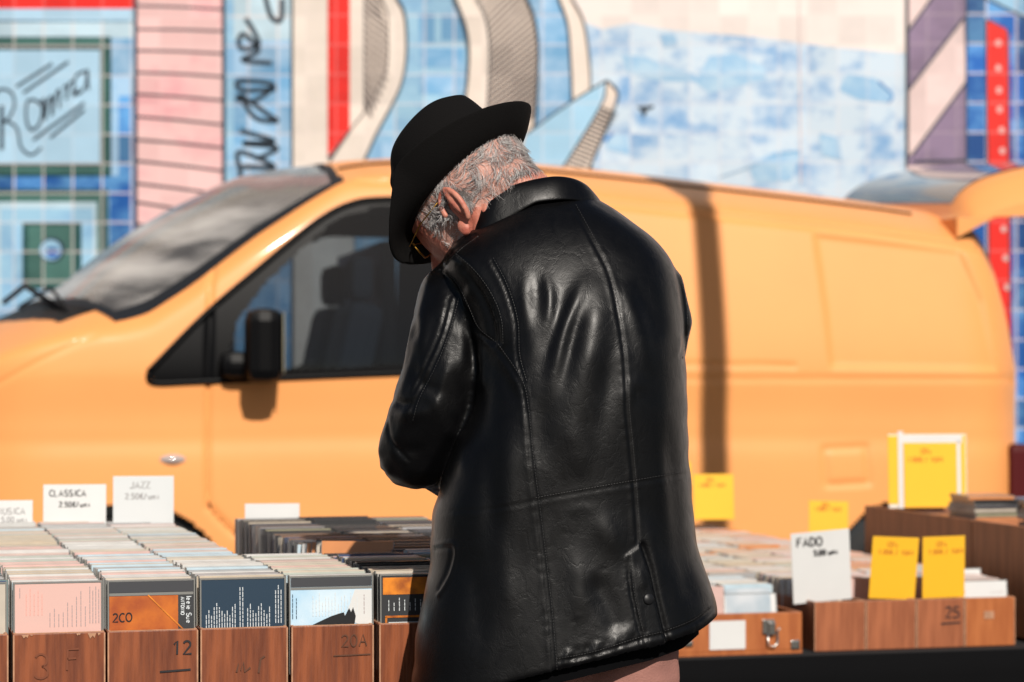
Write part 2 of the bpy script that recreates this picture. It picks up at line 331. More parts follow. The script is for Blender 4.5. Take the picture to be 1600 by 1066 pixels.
# hatched columns, red column, curved bands
zz = lambda L: [(450 + x * .3125, y * .3125) for x, y in L]
rect(460, T, 560, 1100, K_cream); rect(460, T, 489, 1100, K_hatch)
y = T
while y < 300: stroke([(460, y + 22), (489, y)], 3.4, K_ink2, False); y += 11.5
outer = [(500, T * 3.2), (545, 0), (580, 60), (595, 150), (595, 300), (570, 430), (520, 540), (450, 670), (390, 800), (340, 900)]
inner = [(430, T * 3.2), (470, 0), (500, 80), (505, 200), (500, 330), (460, 430), (400, 550), (320, 650), (230, 790), (160, 900)]
def mcurve(L, n=40): return np.vstack([[L[0]], interp_curve(L[1:], n)])
ou = mcurve(zz(outer), 50); inn = mcurve(zz(inner), 50)
rect(556, T, 900, 1100, K_lb)
for x0, y0, x1, y1 in ((655, 22, 680, 70), (690, 25, 727, 66), (656, 78, 726, 108), (656, 118, 700, 150), (700, 120, 727, 148), (598, 225, 640, 252)): rect(x0, y0, x1, y1, K_mid)
shape([tuple(p) for p in ou] + [(460, 300), (460, T)], K_cream)
shape([tuple(p) for p in inn if p[1] < 175] + [(571, 175), (571, T)], K_hatch)
y = -60
while y < 165:
    xr = np.interp(y, inn[:, 1], inn[:, 0]); stroke([(572, y), (xr, y + 24)], 3.2, K_ink2, False); y += 11
shape([(514, T), (514, 246), (548, 207), (548, T)], K_red); stroke([(514, 248), (522, 243), (548, 206)], 3, K_dk)
stroke([tuple(p) for p in ou], 3, K_ink, False); stroke([tuple(p) for p in inn], 1.5, K_ink2, False); stroke([(571, T), (571, 176)], 1.5, K_ink2, False)
e1 = mcurve(zz([(760, T * 3.2), (835, 0), (885, 130), (905, 250), (900, 400), (888, 500), (880, 700)]), 40)
e2 = mcurve(zz([(860, T * 3.2), (940, 0), (990, 100), (1010, 250), (1005, 400), (1000, 500), (990, 700)]), 40)
e3 = mcurve(zz([(1050, T * 3.2), (1190, 0), (1230, 100), (1250, 250), (1245, 450), (1230, 650), (1200, 800)]), 40)
e4 = mcurve(zz([(1230, T * 3.2), (1350, 0), (1395, 130), (1410, 300), (1418, 500), (1420, 800)]), 40)
e5 = mcurve(zz([(1290, T * 3.2), (1420, 0), (1480, 120), (1508, 300), (1515, 450), (1515, 800)]), 40)
def between(a, b_, m): shape([tuple(p) for p in a] + [tuple(p) for p in b_[::-1]], m)
between(e1, e2, K_cream); between(e2, e3, K_hatch); between(e3, e4, K_mid); between(e4, e5, K_cream)
y = -40
while y < 240:
    xl = np.interp(y, e2[:, 1], e2[:, 0]); xr = np.interp(y - 52, e3[:, 1], e3[:, 0]); stroke([(xl, y), (xr, y - 58)], 3.0, K_ink2, False); y += 9.5
for e, wd in ((e1, 3), (e2, 1.5), (e3, 3), (e4, 2.5), (e5, 3.2)): stroke([tuple(p) for p in e], wd, K_ink, False)
# sky and sea panel
far = [tuple(p) for p in e5]
shape(far + [(1413, 1100), (1413, T)], K_off)
shape([p for p in far if p[1] > 36] + [(930, 300), (930, 1100), (1413, 1100), (1413, 88), (1300, 78), (1180, 62), (1050, 52), (985, 40), (940, 50)], K_sea)
zr = lambda L: [(900 + x * .4375, y * .4375) for x, y in L]
K_b1 = paint('paint brushed blue', c8(146, 190, 226), .2, .2, noise_col=c8(175, 208, 232), nscale=5, nlo=.42, nhi=.6)
for L in ([(160, 205), (240, 210), (330, 250), (420, 270), (430, 300), (300, 300), (180, 270)], [(470, 210), (560, 200), (670, 250), (670, 290), (560, 320), (470, 340), (420, 300)], [(930, 330), (960, 270), (1060, 290), (1115, 340), (1110, 375), (1000, 365)],
          [(100, 480), (180, 490), (190, 560), (110, 540)], [(600, 600), (700, 550), (800, 540), (760, 650), (640, 660)], [(290, 130), (350, 135), (360, 170), (310, 180)], [(860, 480), (930, 500), (940, 580), (870, 560)]): shape(zr(L), K_b1)
shape(zr([(212, 388), (270, 384), (276, 392), (252, 400), (238, 428), (228, 400)]), K_ink); stroke(zr([(100, 510), (130, 480)]), 5, K_blue, False); stroke(zr([(1070, 300), (1118, 345), (1108, 375)]), 3, K_blue)
stroke(zr([(500, 640), (620, 600), (700, 560), (800, 545)]), 2, K_mid)
stroke([(1240, T), (1248, 290)], 1.6, K_pwh, False)
# fin
shape(zz([(1190, 680), (1400, 530), (1590, 415), (1585, 480), (1500, 650), (1370, 860), (1150, 860)]), K_fin); shape(zz([(1590, 415), (1640, 480), (1610, 590), (1500, 860), (1365, 860), (1500, 650), (1588, 500)]), K_hatch)
stroke(zz([(1190, 680), (1400, 530), (1590, 413)]), 2.5, K_ink); stroke(zz([(1590, 413), (1642, 470), (1625, 560), (1500, 860)]), 3, K_ink); stroke(zz([(1588, 420), (1560, 540), (1365, 860)]), 2.5, K_ink)
for i in range(16):
    t = i / 15; a = (1375 + 190 * t, 840 - 290 * t); stroke(zz([a, (a[0] + 75 + 20 * (1 - t), a[1] + 35)]), 2, K_ink, False)
# right: mauve stripes, blue panel with red strip
rect(1412, T, 1505, 1100, K_purple)
for L in ([(1175, 0), (1260, 0), (1175, 120)], [(1175, 330), (1370, 80), (1380, 300), (1190, 560), (1175, 560)]): shape(zr(L), K_pwh)
shape([(1412, 40), (1412, -200), (1505, -330), (1505, -110)], K_pwh)
for L in ([(1175, 120), (1262, 0)], [(1175, 330), (1372, 75)], [(1185, 565), (1382, 300)], [(1172, -1100), (1172, 600)], [(1380, -1100), (1382, 1400)], [(1190, 585), (1390, 580)]): stroke(zr(L), 3.2, K_ink, False)
rect(1412, 262, 1505, 1100, K_pwh); rect(1505, T, 1800, 1100, K_blue)
shape([(1505, T), (1505, 0), (1530, 0), (1595, 32), (1595, T)], K_lb); stroke([(1528, 0), (1597, 34)], 3, K_ink, False); stroke([(1596, 34), (1598, 1100)], 3, K_ink, False); rect(1599, T, 1800, 1100, K_pwh)
shape([(1534, 38), (1539, 35), (1566, 50), (1570, 60), (1578, 900), (1544, 900)], K_red); stroke([(1534, 36), (1543, 900)], 2.5, K_ink, False); stroke([(1536, 36), (1567, 52), (1576, 900)], 2.5, K_ink, False)
for x, y in ((1553, 72), (1553, 111), (1554, 145), (1555, 175), (1558, 207), (1559, 239), (1560, 272), (1560, 315), (1561, 360), (1564, 405), (1566, 450)):
    shape([(x + 4.6 * math.cos(R(a)), y + 5.4 * math.sin(R(a))) for a in range(0, 360, 30)], K_dot)
link_ws(mu, 'mural', wall)
# ------------------------------------------------------------------ orange van
EA = np.array((.981, .196)); IN = np.array((-.196, .981)); W0 = np.array((-1.394, 8.85)); HW = .94
def v_world(a, b, h):
    a, b, h = np.broadcast_arrays(a, b, h)
    return np.stack([W0[0] + a * EA[0] + b * IN[0], W0[1] + a * EA[1] + b * IN[1], h], -1)
def v_at(px, py, b=0.0):
    k = (px - 800) / FPX; a = (k * (W0[1] + IN[1] * b) - W0[0] - IN[0] * b) / (EA[0] - k * EA[1]); d = W0[1] + IN[1] * b + EA[1] * a
    return a, CZ + (HY - py) * d / FPX
def v_px(a, b, h):
    p = v_world(a, b, h); return 800 + FPX * p[..., 0] / p[..., 1], HY - FPX * (p[..., 2] - CZ) / p[..., 1]
top = [(-200, 700), (-180, 640), (-120, 560), (-60, 520), (0, 497), (30, 484), (60, 465), (94, 447), (150, 400), (210, 359), (262, 329), (337, 291), (375, 276), (431, 266), (525, 257), (600, 254), (700, 256), (800, 261), (900, 270), (1000, 281), (1100, 293), (1200, 305), (1300, 318), (1400, 333), (1470, 346), (1500, 356), (1525, 372), (1550, 410), (1570, 470), (1597, 560)]
edg = [(-200, 760), (-180, 700), (-100, 605), (0, 556), (60, 537), (120, 523), (190, 517), (230, 508), (300, 462), (400, 382), (480, 325), (540, 286), (600, 276), (700, 280), (900, 303), (1000, 315), (1200, 338), (1400, 362), (1500, 378), (1534, 388), (1560, 440), (1580, 500), (1597, 575)]
ta = np.array([v_at(x, y, HW) for x, y in top]); ea_ = np.array([v_at(x, y, .09) for x, y in edg])
A0, A1 = v_at(-190, 600)[0], 3.52
def tumble(h): return .13 * np.clip((h - 1.16) / .68, 0, 2) ** 1.4 + .05 * np.clip((.55 - h) / .3, 0, 1) ** 2 + .012 * np.exp(-((h - 1.0) / .12) ** 2)
NA, NS, NT = 400, 130, 60
aa = np.concatenate([np.linspace(A0, 3.1, NA - 60, endpoint=False), np.linspace(3.1, A1, 60)])
from_a = lambda t, a: np.interp(a, t[:, 0], t[:, 1])
def sm(x, k=7):
    kk = np.hanning(k + 2)[1:-1]; kk /= kk.sum(); return np.convolve(np.pad(x, k // 2, mode='edge'), kk, 'valid')
HT = sm(from_a(ta, aa), 9); HE = sm(from_a(ea_, aa), 9); HE = np.minimum(HE, HT - .015)
H0 = .19
Gb = np.zeros((NA, NS + NT)); Gh = np.zeros_like(Gb); Ga = np.repeat(aa[:, None], NS + NT, 1)
for i, a in enumerate(aa):
    plan = .40 * np.clip((-.25 - a) / .65, 0, 1) ** 2.2 + .18 * np.clip((a - 3.2) / .32, 0, 1) ** 3
    h = np.linspace(H0, HE[i], NS); b = tumble(h) + plan
    t = np.linspace(0, 1, NT + 1)[1:]; q = 2.0 if a < .8 else 2.6
    q = 2.0 + .8 * np.clip((a - .6) / .5, 0, 1)
    bt = b[-1] + (HW - b[-1]) * t; ht = HE[i] + (HT[i] - HE[i]) * (1 - (1 - t) ** q)
    Gb[i] = np.concatenate([b, bt]); Gh[i] = np.concatenate([h, ht])
for _ in range(14):                                 # round the shoulder between side and top
    s0, s1 = NS - 14, NS + 16
    for G in (Gb, Gh): G[:, s0:s1] = .5 * G[:, s0:s1] + .25 * (G[:, s0 - 1:s1 - 1] + G[:, s0 + 1:s1 + 1])
side = np.zeros_like(Ga, bool); side[:, :NS + 3] = True
SX, SY = v_px(Ga, Gb, Gh)
def groove(line, wd, depth, hard=False):
    L = interp_curve(line, 40) if len(line) > 2 and not hard else line
    d, pos, sg = seg_dist(SX, SY, L); f = np.exp(-(d / wd) ** 2) * depth
    Gb[side] += f[side]
def panel(poly, wd, depth):                         # pressed-in panel with soft rims
    ins = in_poly(SX, SY, poly); d, _, _ = seg_dist(SX, SY, poly + [poly[0]])
    s = np.clip(.5 + np.where(ins, d, -d) / wd, 0, 1); Gb[side] += (depth * s * s * (3 - 2 * s))[side]
groove([(560, 283), (700, 290), (900, 313), (1100, 336), (1300, 358), (1534, 390)], 3.2, .022)
groove([(900, 571), (1100, 570), (1242, 572)], 3, .008)
panel([(1274, 366), (1500, 392), (1535, 470), (1556, 577), (1300, 573), (1290, 480)], 11, .015)
groove([(640, 592), (1000, 592), (1594, 592)], 4, .006)
groove([(0, 694), (330, 690), (700, 684), (1590, 690)], 16, .004)
groove([(334, 420), (329, 460), (326, 600), (324, 770), (333, 800), (362, 830), (392, 862), (400, 1040)], 2.8, .022)
groove([(-60, 630), (0, 598), (70, 560), (150, 524)], 3, .006)
groove([(775, 300), (768, 600), (770, 1040)], 2.4, .012)
groove([(1288, 702), (1354, 699), (1358, 755), (1291, 758), (1288, 702)], 4.0, .010, True)
SX, SY = v_px(Ga, Gb, Gh)
# full section: near half, then far half mirrored
fa = np.concatenate([Ga, Ga[:, -2::-1]], 1); fb = np.concatenate([Gb, 2 * HW - Gb[:, -2::-1]], 1); fh = np.concatenate([Gh, Gh[:, -2::-1]], 1)
NV = fa.shape[1]; VP = v_world(fa, fb, fh)
half = np.arange(NV); half = np.minimum(half, NV - 1 - half)
fc = lambda G: .25 * (G[:-1, :-1] + G[1:, :-1] + G[:-1, 1:] + G[1:, 1:])
cX = fc(SX[:, half]); cY = fc(SY[:, half]); cA = fc(fa); cH = fc(fh)
cs = np.repeat((np.minimum(half[:-1], half[1:]) < NS + 2)[None], NA - 1, 0); tt = np.repeat(((np.minimum(half[:-1], half[1:]) - NS) / NT)[None], NA - 1, 0)
lab = np.zeros(cX.shape, int)
win_out = [(232, 582), (240, 570), (300, 512), (345, 470), (400, 424), (460, 374), (505, 340), (545, 320), (590, 312), (700, 312), (740, 318), (748, 580), (632, 583), (430, 591), (300, 597), (240, 598)]
win_in = [(352, 572), (372, 500), (410, 448), (468, 392), (512, 354), (548, 333), (592, 324), (690, 324), (722, 334), (732, 568), (632, 571), (430, 579), (356, 583)]
door = [(331, 400), (326, 600), (324, 770), (333, 800), (362, 830), (392, 862), (400, 1080), (772, 1080), (768, 600), (768, 292), (600, 286), (540, 296), (440, 366)]
lab[cs & in_poly(cX, cY, door)] = 5
lab[cs & in_poly(cX, cY, win_out)] = 2; lab[cs & in_poly(cX, cY, win_in)] = 1
def aedge(x0, x1, y0, y1): return v_at(x0, y0, .14)[0], v_at(x1, y1, HW)[0]
b0, b1 = aedge(185, 22, 515, 480); c0, c1 = aedge(540, 492, 285, 260)
tq = np.clip(tt, 0, 1); low = b0 + (b1 - b0) * (1 - (1 - tq) ** 2); hi = c0 + (c1 - c0) * (1 - (1 - tq) ** 2)
ws_out = (~cs) & (cA > low) & (cA < hi) & (tt >= 0); ws_in = ws_out & (cA > low + .05) & (cA < hi - .04) & (tt > .09)
lab[ws_out] = 4; lab[ws_in] = 3
cow = (~cs) & (cA > low - .12) & (cA <= low) & (tt > .12); lab[cow] = 6
arc_f = np.hypot(cA, cH - .335) < .365; arc_r = np.hypot(cA - 3.02, cH - .335) < .355
lab[cs & (arc_f | arc_r)] = -1
van = empty('van', (W0[0] + 1.5 * EA[0] + .94 * IN[0], W0[1] + 1.5 * EA[1] + .94 * IN[1], 0)); 
tag(van, 'orange delivery van with blank side panels parked in the sun in front of the mural', 'van')
ORANGE = (.86, .355, .112)
m_van = mat('orange paint', ORANGE, .5, var=.05, vscale=2.5, coat=.06, spec=.3)
m_seal = mat('dark rubber', (.014, .016, .020), .6, spec=.2); m_blk = mat('black plastic', (.003, .003, .0035), .42, spec=.09)
def glassmat(name, tint, refl=.1, rough=.02):
    m = bpy.data.materials.new(name); m.use_nodes = True; n = m.node_tree.nodes; l = m.node_tree.links; n.remove(n['Principled BSDF'])
    t = n.new('ShaderNodeBsdfTransparent'); t.inputs[0].default_value = (*tint, 1); gl = n.new('ShaderNodeBsdfGlossy'); gl.inputs['Roughness'].default_value = rough
    f = n.new('ShaderNodeFresnel'); f.inputs[0].default_value = 1.5; ad = n.new('ShaderNodeMath'); ad.operation = 'ADD'; ad.inputs[1].default_value = refl; ad.use_clamp = True; l.new(f.outputs[0], ad.inputs[0])
    mx = n.new('ShaderNodeMixShader'); l.new(ad.outputs[0], mx.inputs[0]); l.new(t.outputs[0], mx.inputs[1]); l.new(gl.outputs[0], mx.inputs[2]); l.new(mx.outputs[0], n['Material Output'].inputs[0]); return m
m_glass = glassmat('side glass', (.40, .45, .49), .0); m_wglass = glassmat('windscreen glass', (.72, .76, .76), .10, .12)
n_ = m_wglass.node_tree.nodes; l_ = m_wglass.node_tree.links; dd_ = n_.new('ShaderNodeBsdfDiffuse'); dd_.inputs[0].default_value = (.74, .70, .66, 1)  # pale dusty streaks mixed into the glass, standing for hazy reflections
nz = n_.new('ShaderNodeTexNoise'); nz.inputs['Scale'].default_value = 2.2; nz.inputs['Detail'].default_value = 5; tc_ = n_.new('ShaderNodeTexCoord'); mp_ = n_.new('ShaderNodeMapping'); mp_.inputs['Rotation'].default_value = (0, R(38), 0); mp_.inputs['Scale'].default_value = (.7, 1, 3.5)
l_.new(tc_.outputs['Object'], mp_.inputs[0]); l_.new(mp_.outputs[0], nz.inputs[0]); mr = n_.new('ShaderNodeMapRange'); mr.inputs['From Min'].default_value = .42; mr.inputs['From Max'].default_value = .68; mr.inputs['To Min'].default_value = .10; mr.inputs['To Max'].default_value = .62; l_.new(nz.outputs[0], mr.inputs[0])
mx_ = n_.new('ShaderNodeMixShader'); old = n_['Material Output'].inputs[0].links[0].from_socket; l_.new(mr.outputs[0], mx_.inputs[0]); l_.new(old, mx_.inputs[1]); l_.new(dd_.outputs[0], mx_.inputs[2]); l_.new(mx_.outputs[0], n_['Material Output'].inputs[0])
idx = np.arange(NA * NV).reshape(NA, NV); quads = np.stack([idx[:-1, :-1], idx[1:, :-1], idx[1:, 1:], idx[:-1, 1:]], -1)
whole = bpy.data.meshes.new('whole'); whole.from_pydata(VP.reshape(-1, 3).tolist(), [], quads.reshape(-1, 4).tolist()); whole.update(); VN = normals(whole).reshape(NA, NV, 3)
if (VN[100, 40] @ np.array((EA[1], -EA[0], 0))) < 0: VN = -VN; quads = quads[..., ::-1]
bpy.data.meshes.remove(whole)
def van_part(name, mask, m, parent, off=0.0):
    q = quads[mask]; u, inv = np.unique(q, return_inverse=True); vs = VP.reshape(-1, 3)[u] + VN.reshape(-1, 3)[u] * off
    me = bpy.data.meshes.new(name); me.from_pydata(vs.tolist(), [], inv.reshape(-1, 4).tolist()); me.materials.append(m)
    me.polygons.foreach_set('use_smooth', [True] * len(me.polygons)); me.normals_split_custom_set_from_vertices(VN.reshape(-1, 3)[u].tolist())
    o = link(name, me); o.parent = parent; o.matrix_parent_inverse = Matrix.Translation(van.location).inverted() if parent is van else Matrix.Identity(4)
    return o
van_part('body', lab == 0, m_van, van)
near = np.zeros_like(cs); near[:, :NV // 2] = True
doors = [van_part('door', (lab == 5) & near, m_van, van), van_part('door', (lab == 5) & ~near, m_van, van)]
def vpart(mb, name, parent=None):
    o = link(name, mb.mesh(name)); o.parent = parent or van
    if (parent or van) is van: o.matrix_parent_inverse = Matrix.Translation(van.location).inverted()
    return o
for k, (dr, nm) in enumerate(zip(doors, (near, ~near))):
    for nme, lb, mt in (('window', 1, m_glass), ('window_trim', 2, m_blk)):
        van_part(nme, (lab == lb) & nm, mt, dr)
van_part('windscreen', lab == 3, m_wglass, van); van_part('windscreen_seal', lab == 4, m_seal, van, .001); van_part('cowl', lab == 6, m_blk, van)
lin = (lab != 1) & (lab != 3) & (lab != 4) & (cA > .1) & ~((cA < .75) & (cH > 1.12))
q = quads[lin]; u, inv = np.unique(q, return_inverse=True)
ce = np.stack([fa, HW + (fb - HW) * .94, .05 + fh * .955], -1).reshape(-1, 3); cw = v_world(ce[:, 0], ce[:, 1], ce[:, 2])
me = bpy.data.meshes.new('cabin_lining'); me.from_pydata(cw[u].tolist(), [], inv.reshape(-1, 4).tolist()); me.materials.append(mat('cabin grey', (.02, .022, .025), .8))
o = link('cabin_lining', me); o.parent = van; o.matrix_parent_inverse = Matrix.Translation(van.location).inverted()
def V(a, b, h): return Vector(v_world(a, b, h))
vM = Matrix.Translation((W0[0], W0[1], 0)) @ Matrix(((EA[0], IN[0], 0, 0), (EA[1], IN[1], 0, 0), (0, 0, 1, 0), (0, 0, 0, 1)))
c = MB(); ah_, hh_ = v_at(722, 645); c.box((ah_, -.012, hh_), (.17, .03, .035), m_blk, vM, .01); vpart(c, 'handle', doors[0]); c = MB(); c.box((1.3, HW, .42), (4.2, 1.3, .06), m_blk, vM); vpart(c, 'underbody')
c = MB(); c.box((.99, HW, 1.12), (.05, 1.40, 1.12), m_blk, vM); vpart(c, 'bulkhead')
c = MB(); c.box((.32, HW, 1.02), (.36, 1.45, .2), m_blk, vM, .05); c.lathe([(.17, 0), (.19, .012), (.17, .024), (.16, .012), (.17, 0)], m_blk, vM @ Matrix.Translation((.58, .5, 1.12)) @ Matrix.Rotation(R(-28), 4, 'Y'), 24); vpart(c, 'dashboard')
m_seat = mat('seat cloth', (.012, .018, .028), .9)
for bb in (.45, 1.25):
    c = MB(); c.box((.62, bb, .80), (.5, .5, .16), m_seat, vM, .04); c.box((0, 0, 0), (.14, .48, .66), m_seat, vM @ Matrix.Translation((.84, bb, 1.12)) @ Matrix.Rotation(R(12), 4, 'Y'), .05)
    c.box((0, 0, 0), (.09, .26, .17), m_seat, vM @ Matrix.Translation((.90, bb, 1.54)), .04); vpart(c, 'seat')
# black door mirror with its arm, wiper, side repeater, washer nozzle
for s_, dr in ((0, doors[0]), (1, doors[1])):
    fl = (lambda b_: b_) if s_ == 0 else (lambda b_: 2 * HW - b_)
    a0, h0 = v_at(412, 536, -.15)
    c = MB(); c.box((a0, fl(-.13), h0 - .01), (.13, .17, .27), m_blk, vM, .045); c.box((a0 - .07, fl(.02), h0 - .08), (.16, .2, .1), m_blk, vM, .04); r_ = vpart(c, 'mirror', dr)
    c = MB(); c.box((a0 + .068, fl(-.13), h0), (.006, .145, .22), mat('mirror glass', (.6, .65, .7), .05, metal=1), vM, .002); c_ = vpart(c, 'mirror_glass', dr)
c = MB(); q_ = [v_world(*((v_at(x, y, b_)[0]), b_, v_at(x, y, b_)[1])) for x, y, b_ in ((105, 551, .1), (118, 525, .12), (108, 492, .22), (84, 456, .4), (70, 455, .5), (30, 480, .9))]
c.tube([Vector(p) for p in interp_curve(q_, 24)], .007, m_blk); c.lathe([(0, -.02), (.025, -.01), (.025, .012), (0, .02)], m_blk, Matrix.Translation(Vector(q_[0])) @ Matrix.Rotation(R(70), 4, 'X'), 16)
c.tube([Vector(q_[2]), Vector(q_[3]) + Vector((-.15, .2, .03)), Vector(q_[5]) + Vector((-.06, 0, .02))], .011, m_blk); vpart(c, 'wiper')
a_, h_ = v_at(270, 718); c = MB()
c.lathe([(0, .016), (.03, .013), (.045, 0)], mat('clear lamp', (.45, .38, .36), .15, coat=1), vM @ Matrix.Translation((a_, float(tumble(np.array(h_))) - .002, h_)) @ Matrix.Diagonal((1.05, 1, .42, 1)) @ Matrix.Rotation(R(90), 4, 'X'), 24); vpart(c, 'indicator_lamp')
m_red = mat('red lamp', (.07, .003, .004), .6, spec=.2)
c = MB(); c.box((3.50, .13, .74), (.10, .14, .3), m_red, vM, .03); vpart(c, 'tail_light'); c = MB(); c.box((3.50, 1.75, .74), (.10, .14, .3), m_red, vM, .03); vpart(c, 'tail_light')
for a_ in (-.86,):
    for bb in (.42, 1.46): c = MB(); c.box((a_ + .1, bb, .78), (.1, .3, .18), mat('headlamp', (.6, .62, .62), .1, coat=1), vM, .04); vpart(c, 'headlight')
c = MB(); c.box((-.80, HW, .42), (.2, 1.4, .28), m_blk, vM, .06); vpart(c, 'front_bumper'); c = MB(); c.box((3.43, HW, .42), (.16, 1.66, .24), m_blk, vM, .05); vpart(c, 'rear_bumper')
m_tyre = mat('tyre', (.014, .014, .014), .8, bump=.3, bscale=60); m_rim = mat('wheel cover', (.35, .35, .36), .4, metal=.6)
for a_ in (0, 3.02):
    for bb in (.15, 1.73):
        wr = empty('wheel_pivot', (0, 0, 0)); bpy.data.objects.remove(wr)
        T_ = vM @ Matrix.Translation((a_, bb, .325)) @ Matrix.Rotation(R(90 if bb < 1 else -90), 4, 'X')
        c = MB(); c.lathe([(.2, .08), (.24, .1), (.30, .098), (.322, .07), (.325, 0), (.322, -.07), (.30, -.1), (.2, -.1)], m_tyre, T_, 40); wh = vpart(c, 'wheel')
        c = MB(); c.lathe([(0, .07), (.07, .075), (.09, .05), (.17, .055), (.205, .085), (.205, .06)], m_rim, T_, 32); vpart(c, 'rim', wh)
# raised tailgate hinged on the rear roof edge
m_gg = mat('tailgate glass', (.10, .115, .125), .07, spec=.8); tg = MB(); gl = MB()
prof = [(-.04, 1.80), (0, 1.93), (.05, 2.00), (.14, 2.05), (.28, 2.09), (.45, 2.12), (.7, 2.14), (1.05, 2.15)]
pr = interp_curve(prof, 26); nb = 26
def tgp(w_, z_, t, off):                             # t 0..1 across
    b_ = .10 + 1.68 * t; c_ = 1 - abs(2 * t - 1); cr = -.13 * (1 - min(1, c_ * 5)) ** 2.2
    return V(3.28 + w_, b_, max(z_ + cr - off + .11 * t - .10, 1.79 + .03 * w_ - .06 * max(0, 1 - w_ / .12) * (off > .05)))
Gt = [[tgp(w_, z_, j / nb, 0) for j in range(nb + 1)] for w_, z_ in pr]; Gu = [[tgp(w_, z_, j / nb, .11) for j in range(nb + 1)] for w_, z_ in pr]
tg.grid(Gt, m_van); tg.grid(Gu, m_blk)
for r_ in (0, nb): tg.grid([[a[r_] for a in Gt], [a[r_] for a in Gu]], m_van)
tg.grid([Gt[0], Gu[0]], m_van); tg.grid([Gt[-1], Gu[-1]], m_van)
to = vpart(tg, 'tailgate')
gl.grid([[tgp(w_, z_, .1 + .8 * j / nb, -.006) for j in range(nb + 1)] for w_, z_ in pr[4:19]], m_gg); vpart(gl, 'rear_window', to)

for poly in (win_out, [(x, y) for x, y in win_in]):
    pass
def rubber(poly, r, name, parent, far_side=False, closed=True, mt=None, lift=0):
    L = interp_curve(poly + [poly[0]] if closed else poly, 160); pts = []
    S_ = (SX - L[:, None, None, 0].reshape(-1, 1, 1)) if False else None
    sx, sy = SX[:, :NS + 4], SY[:, :NS + 4]
    for x, y in L:
        k = np.argmin((sx - x) ** 2 + (sy - y) ** 2); i, j = np.unravel_index(k, sx.shape)
        a_, _ = v_at(x, y, Gb[i, j]); _, h_ = v_at(x, y, Gb[i, j]); b_ = Gb[i, j]
        pts.append((a_, b_, h_))
    pts = np.array(pts); pts[:, 1] = np.convolve(np.r_[pts[-3:, 1], pts[:, 1], pts[:3, 1]], np.ones(7) / 7, 'valid')
    if far_side: pts[:, 1] = 2 * HW - pts[:, 1]
    c = MB(); c.tube([V(p[0], p[1] + (-lift if far_side else lift), p[2]) for p in (pts if closed else pts[5:-5])], r, mt or m_blk, 8); return vpart(c, name, parent)
for far_side in (False, True):
    rubber([(232, 582)] + win_out[2:11] + [(748, 450)] + win_out[11:], .013, 'window_seal', doors[int(far_side)], far_side)

c = MB(); i0, i1 = np.searchsorted(aa, v_at(530, 260, .3)[0]), np.searchsorted(aa, 3.15); jj = NS + 16
c.tube([Vector(p) for p in (VP + VN * .002)[i0:i1:4, jj]], .007, m_blk, 6); vpart(c, 'roof_trim')

m_gap = mat('shut line', (.10, .035, .012), .8, spec=.1)
for far_side in (False, True):
    rubber([(326, 598), (325, 650), (324, 700), (325, 770), (333, 800), (362, 830), (384, 852)], .0048, 'door_gap', doors[int(far_side)], far_side, False, m_gap, .003)
# ------------------------------------------------------------------ the stall: two trestle tables, crates, cd cases, price cards
TH = R(15.2); U = Vector((math.cos(TH), math.sin(TH), 0)); VV = Vector((-math.sin(TH), math.cos(TH), 0)); Z = Vector((0, 0, 1))
O1 = Vector((-.704, 3.4, 0)); TZ1 = .715
wood = mat('crate plywood', (.27, .072, .022), .5, bump=.25, bscale=30, var=.35, vscale=9, stretch=(9, 9, .8), col2=(.13, .030, .009), detail=8)
wood_l = mat('crate plywood orange', (.42, .13, .035), .5, bump=.2, bscale=30, var=.25, vscale=7, stretch=(7, 7, 1), col2=(.32, .085, .02))
wood_r = mat('crate plywood warm', (.36, .115, .045), .5, bump=.2, bscale=30, var=.3, vscale=8, stretch=(7, 7, .8), col2=(.24, .07, .026))
wood_e = mat('crate raw edge', (.50, .26, .15), .8, var=.3, vscale=60)
blackw = mat('table black', (.006, .006, .007), .9); m_ink = mat('marker ink', (.012, .010, .012), .6); m_pen = mat('pencil mark', (.10, .035, .015), .7)
m_card = mat('white card', (.64, .64, .63), .7, var=.05, vscale=8); m_card2 = mat('sleeved card', (.60, .62, .62), .25, coat=.4)
m_yel = mat('yellow card', (.86, .455, .012), .6, var=.04, vscale=5); m_pencil = mat('faint pen', (.28, .27, .27), .7); m_redpen = mat('red pen', (.55, .16, .01), .7)
m_steel = mat('latch steel', (.5, .48, .45), .25, metal=1)
def FR(origin, u=U, v=VV):                           # frame on a table: x along the front, y to the back
    return Matrix(((u.x, v.x, 0, origin.x), (u.y, v.y, 0, origin.y), (0, 0, 1, origin.z), (0, 0, 0, 1)))
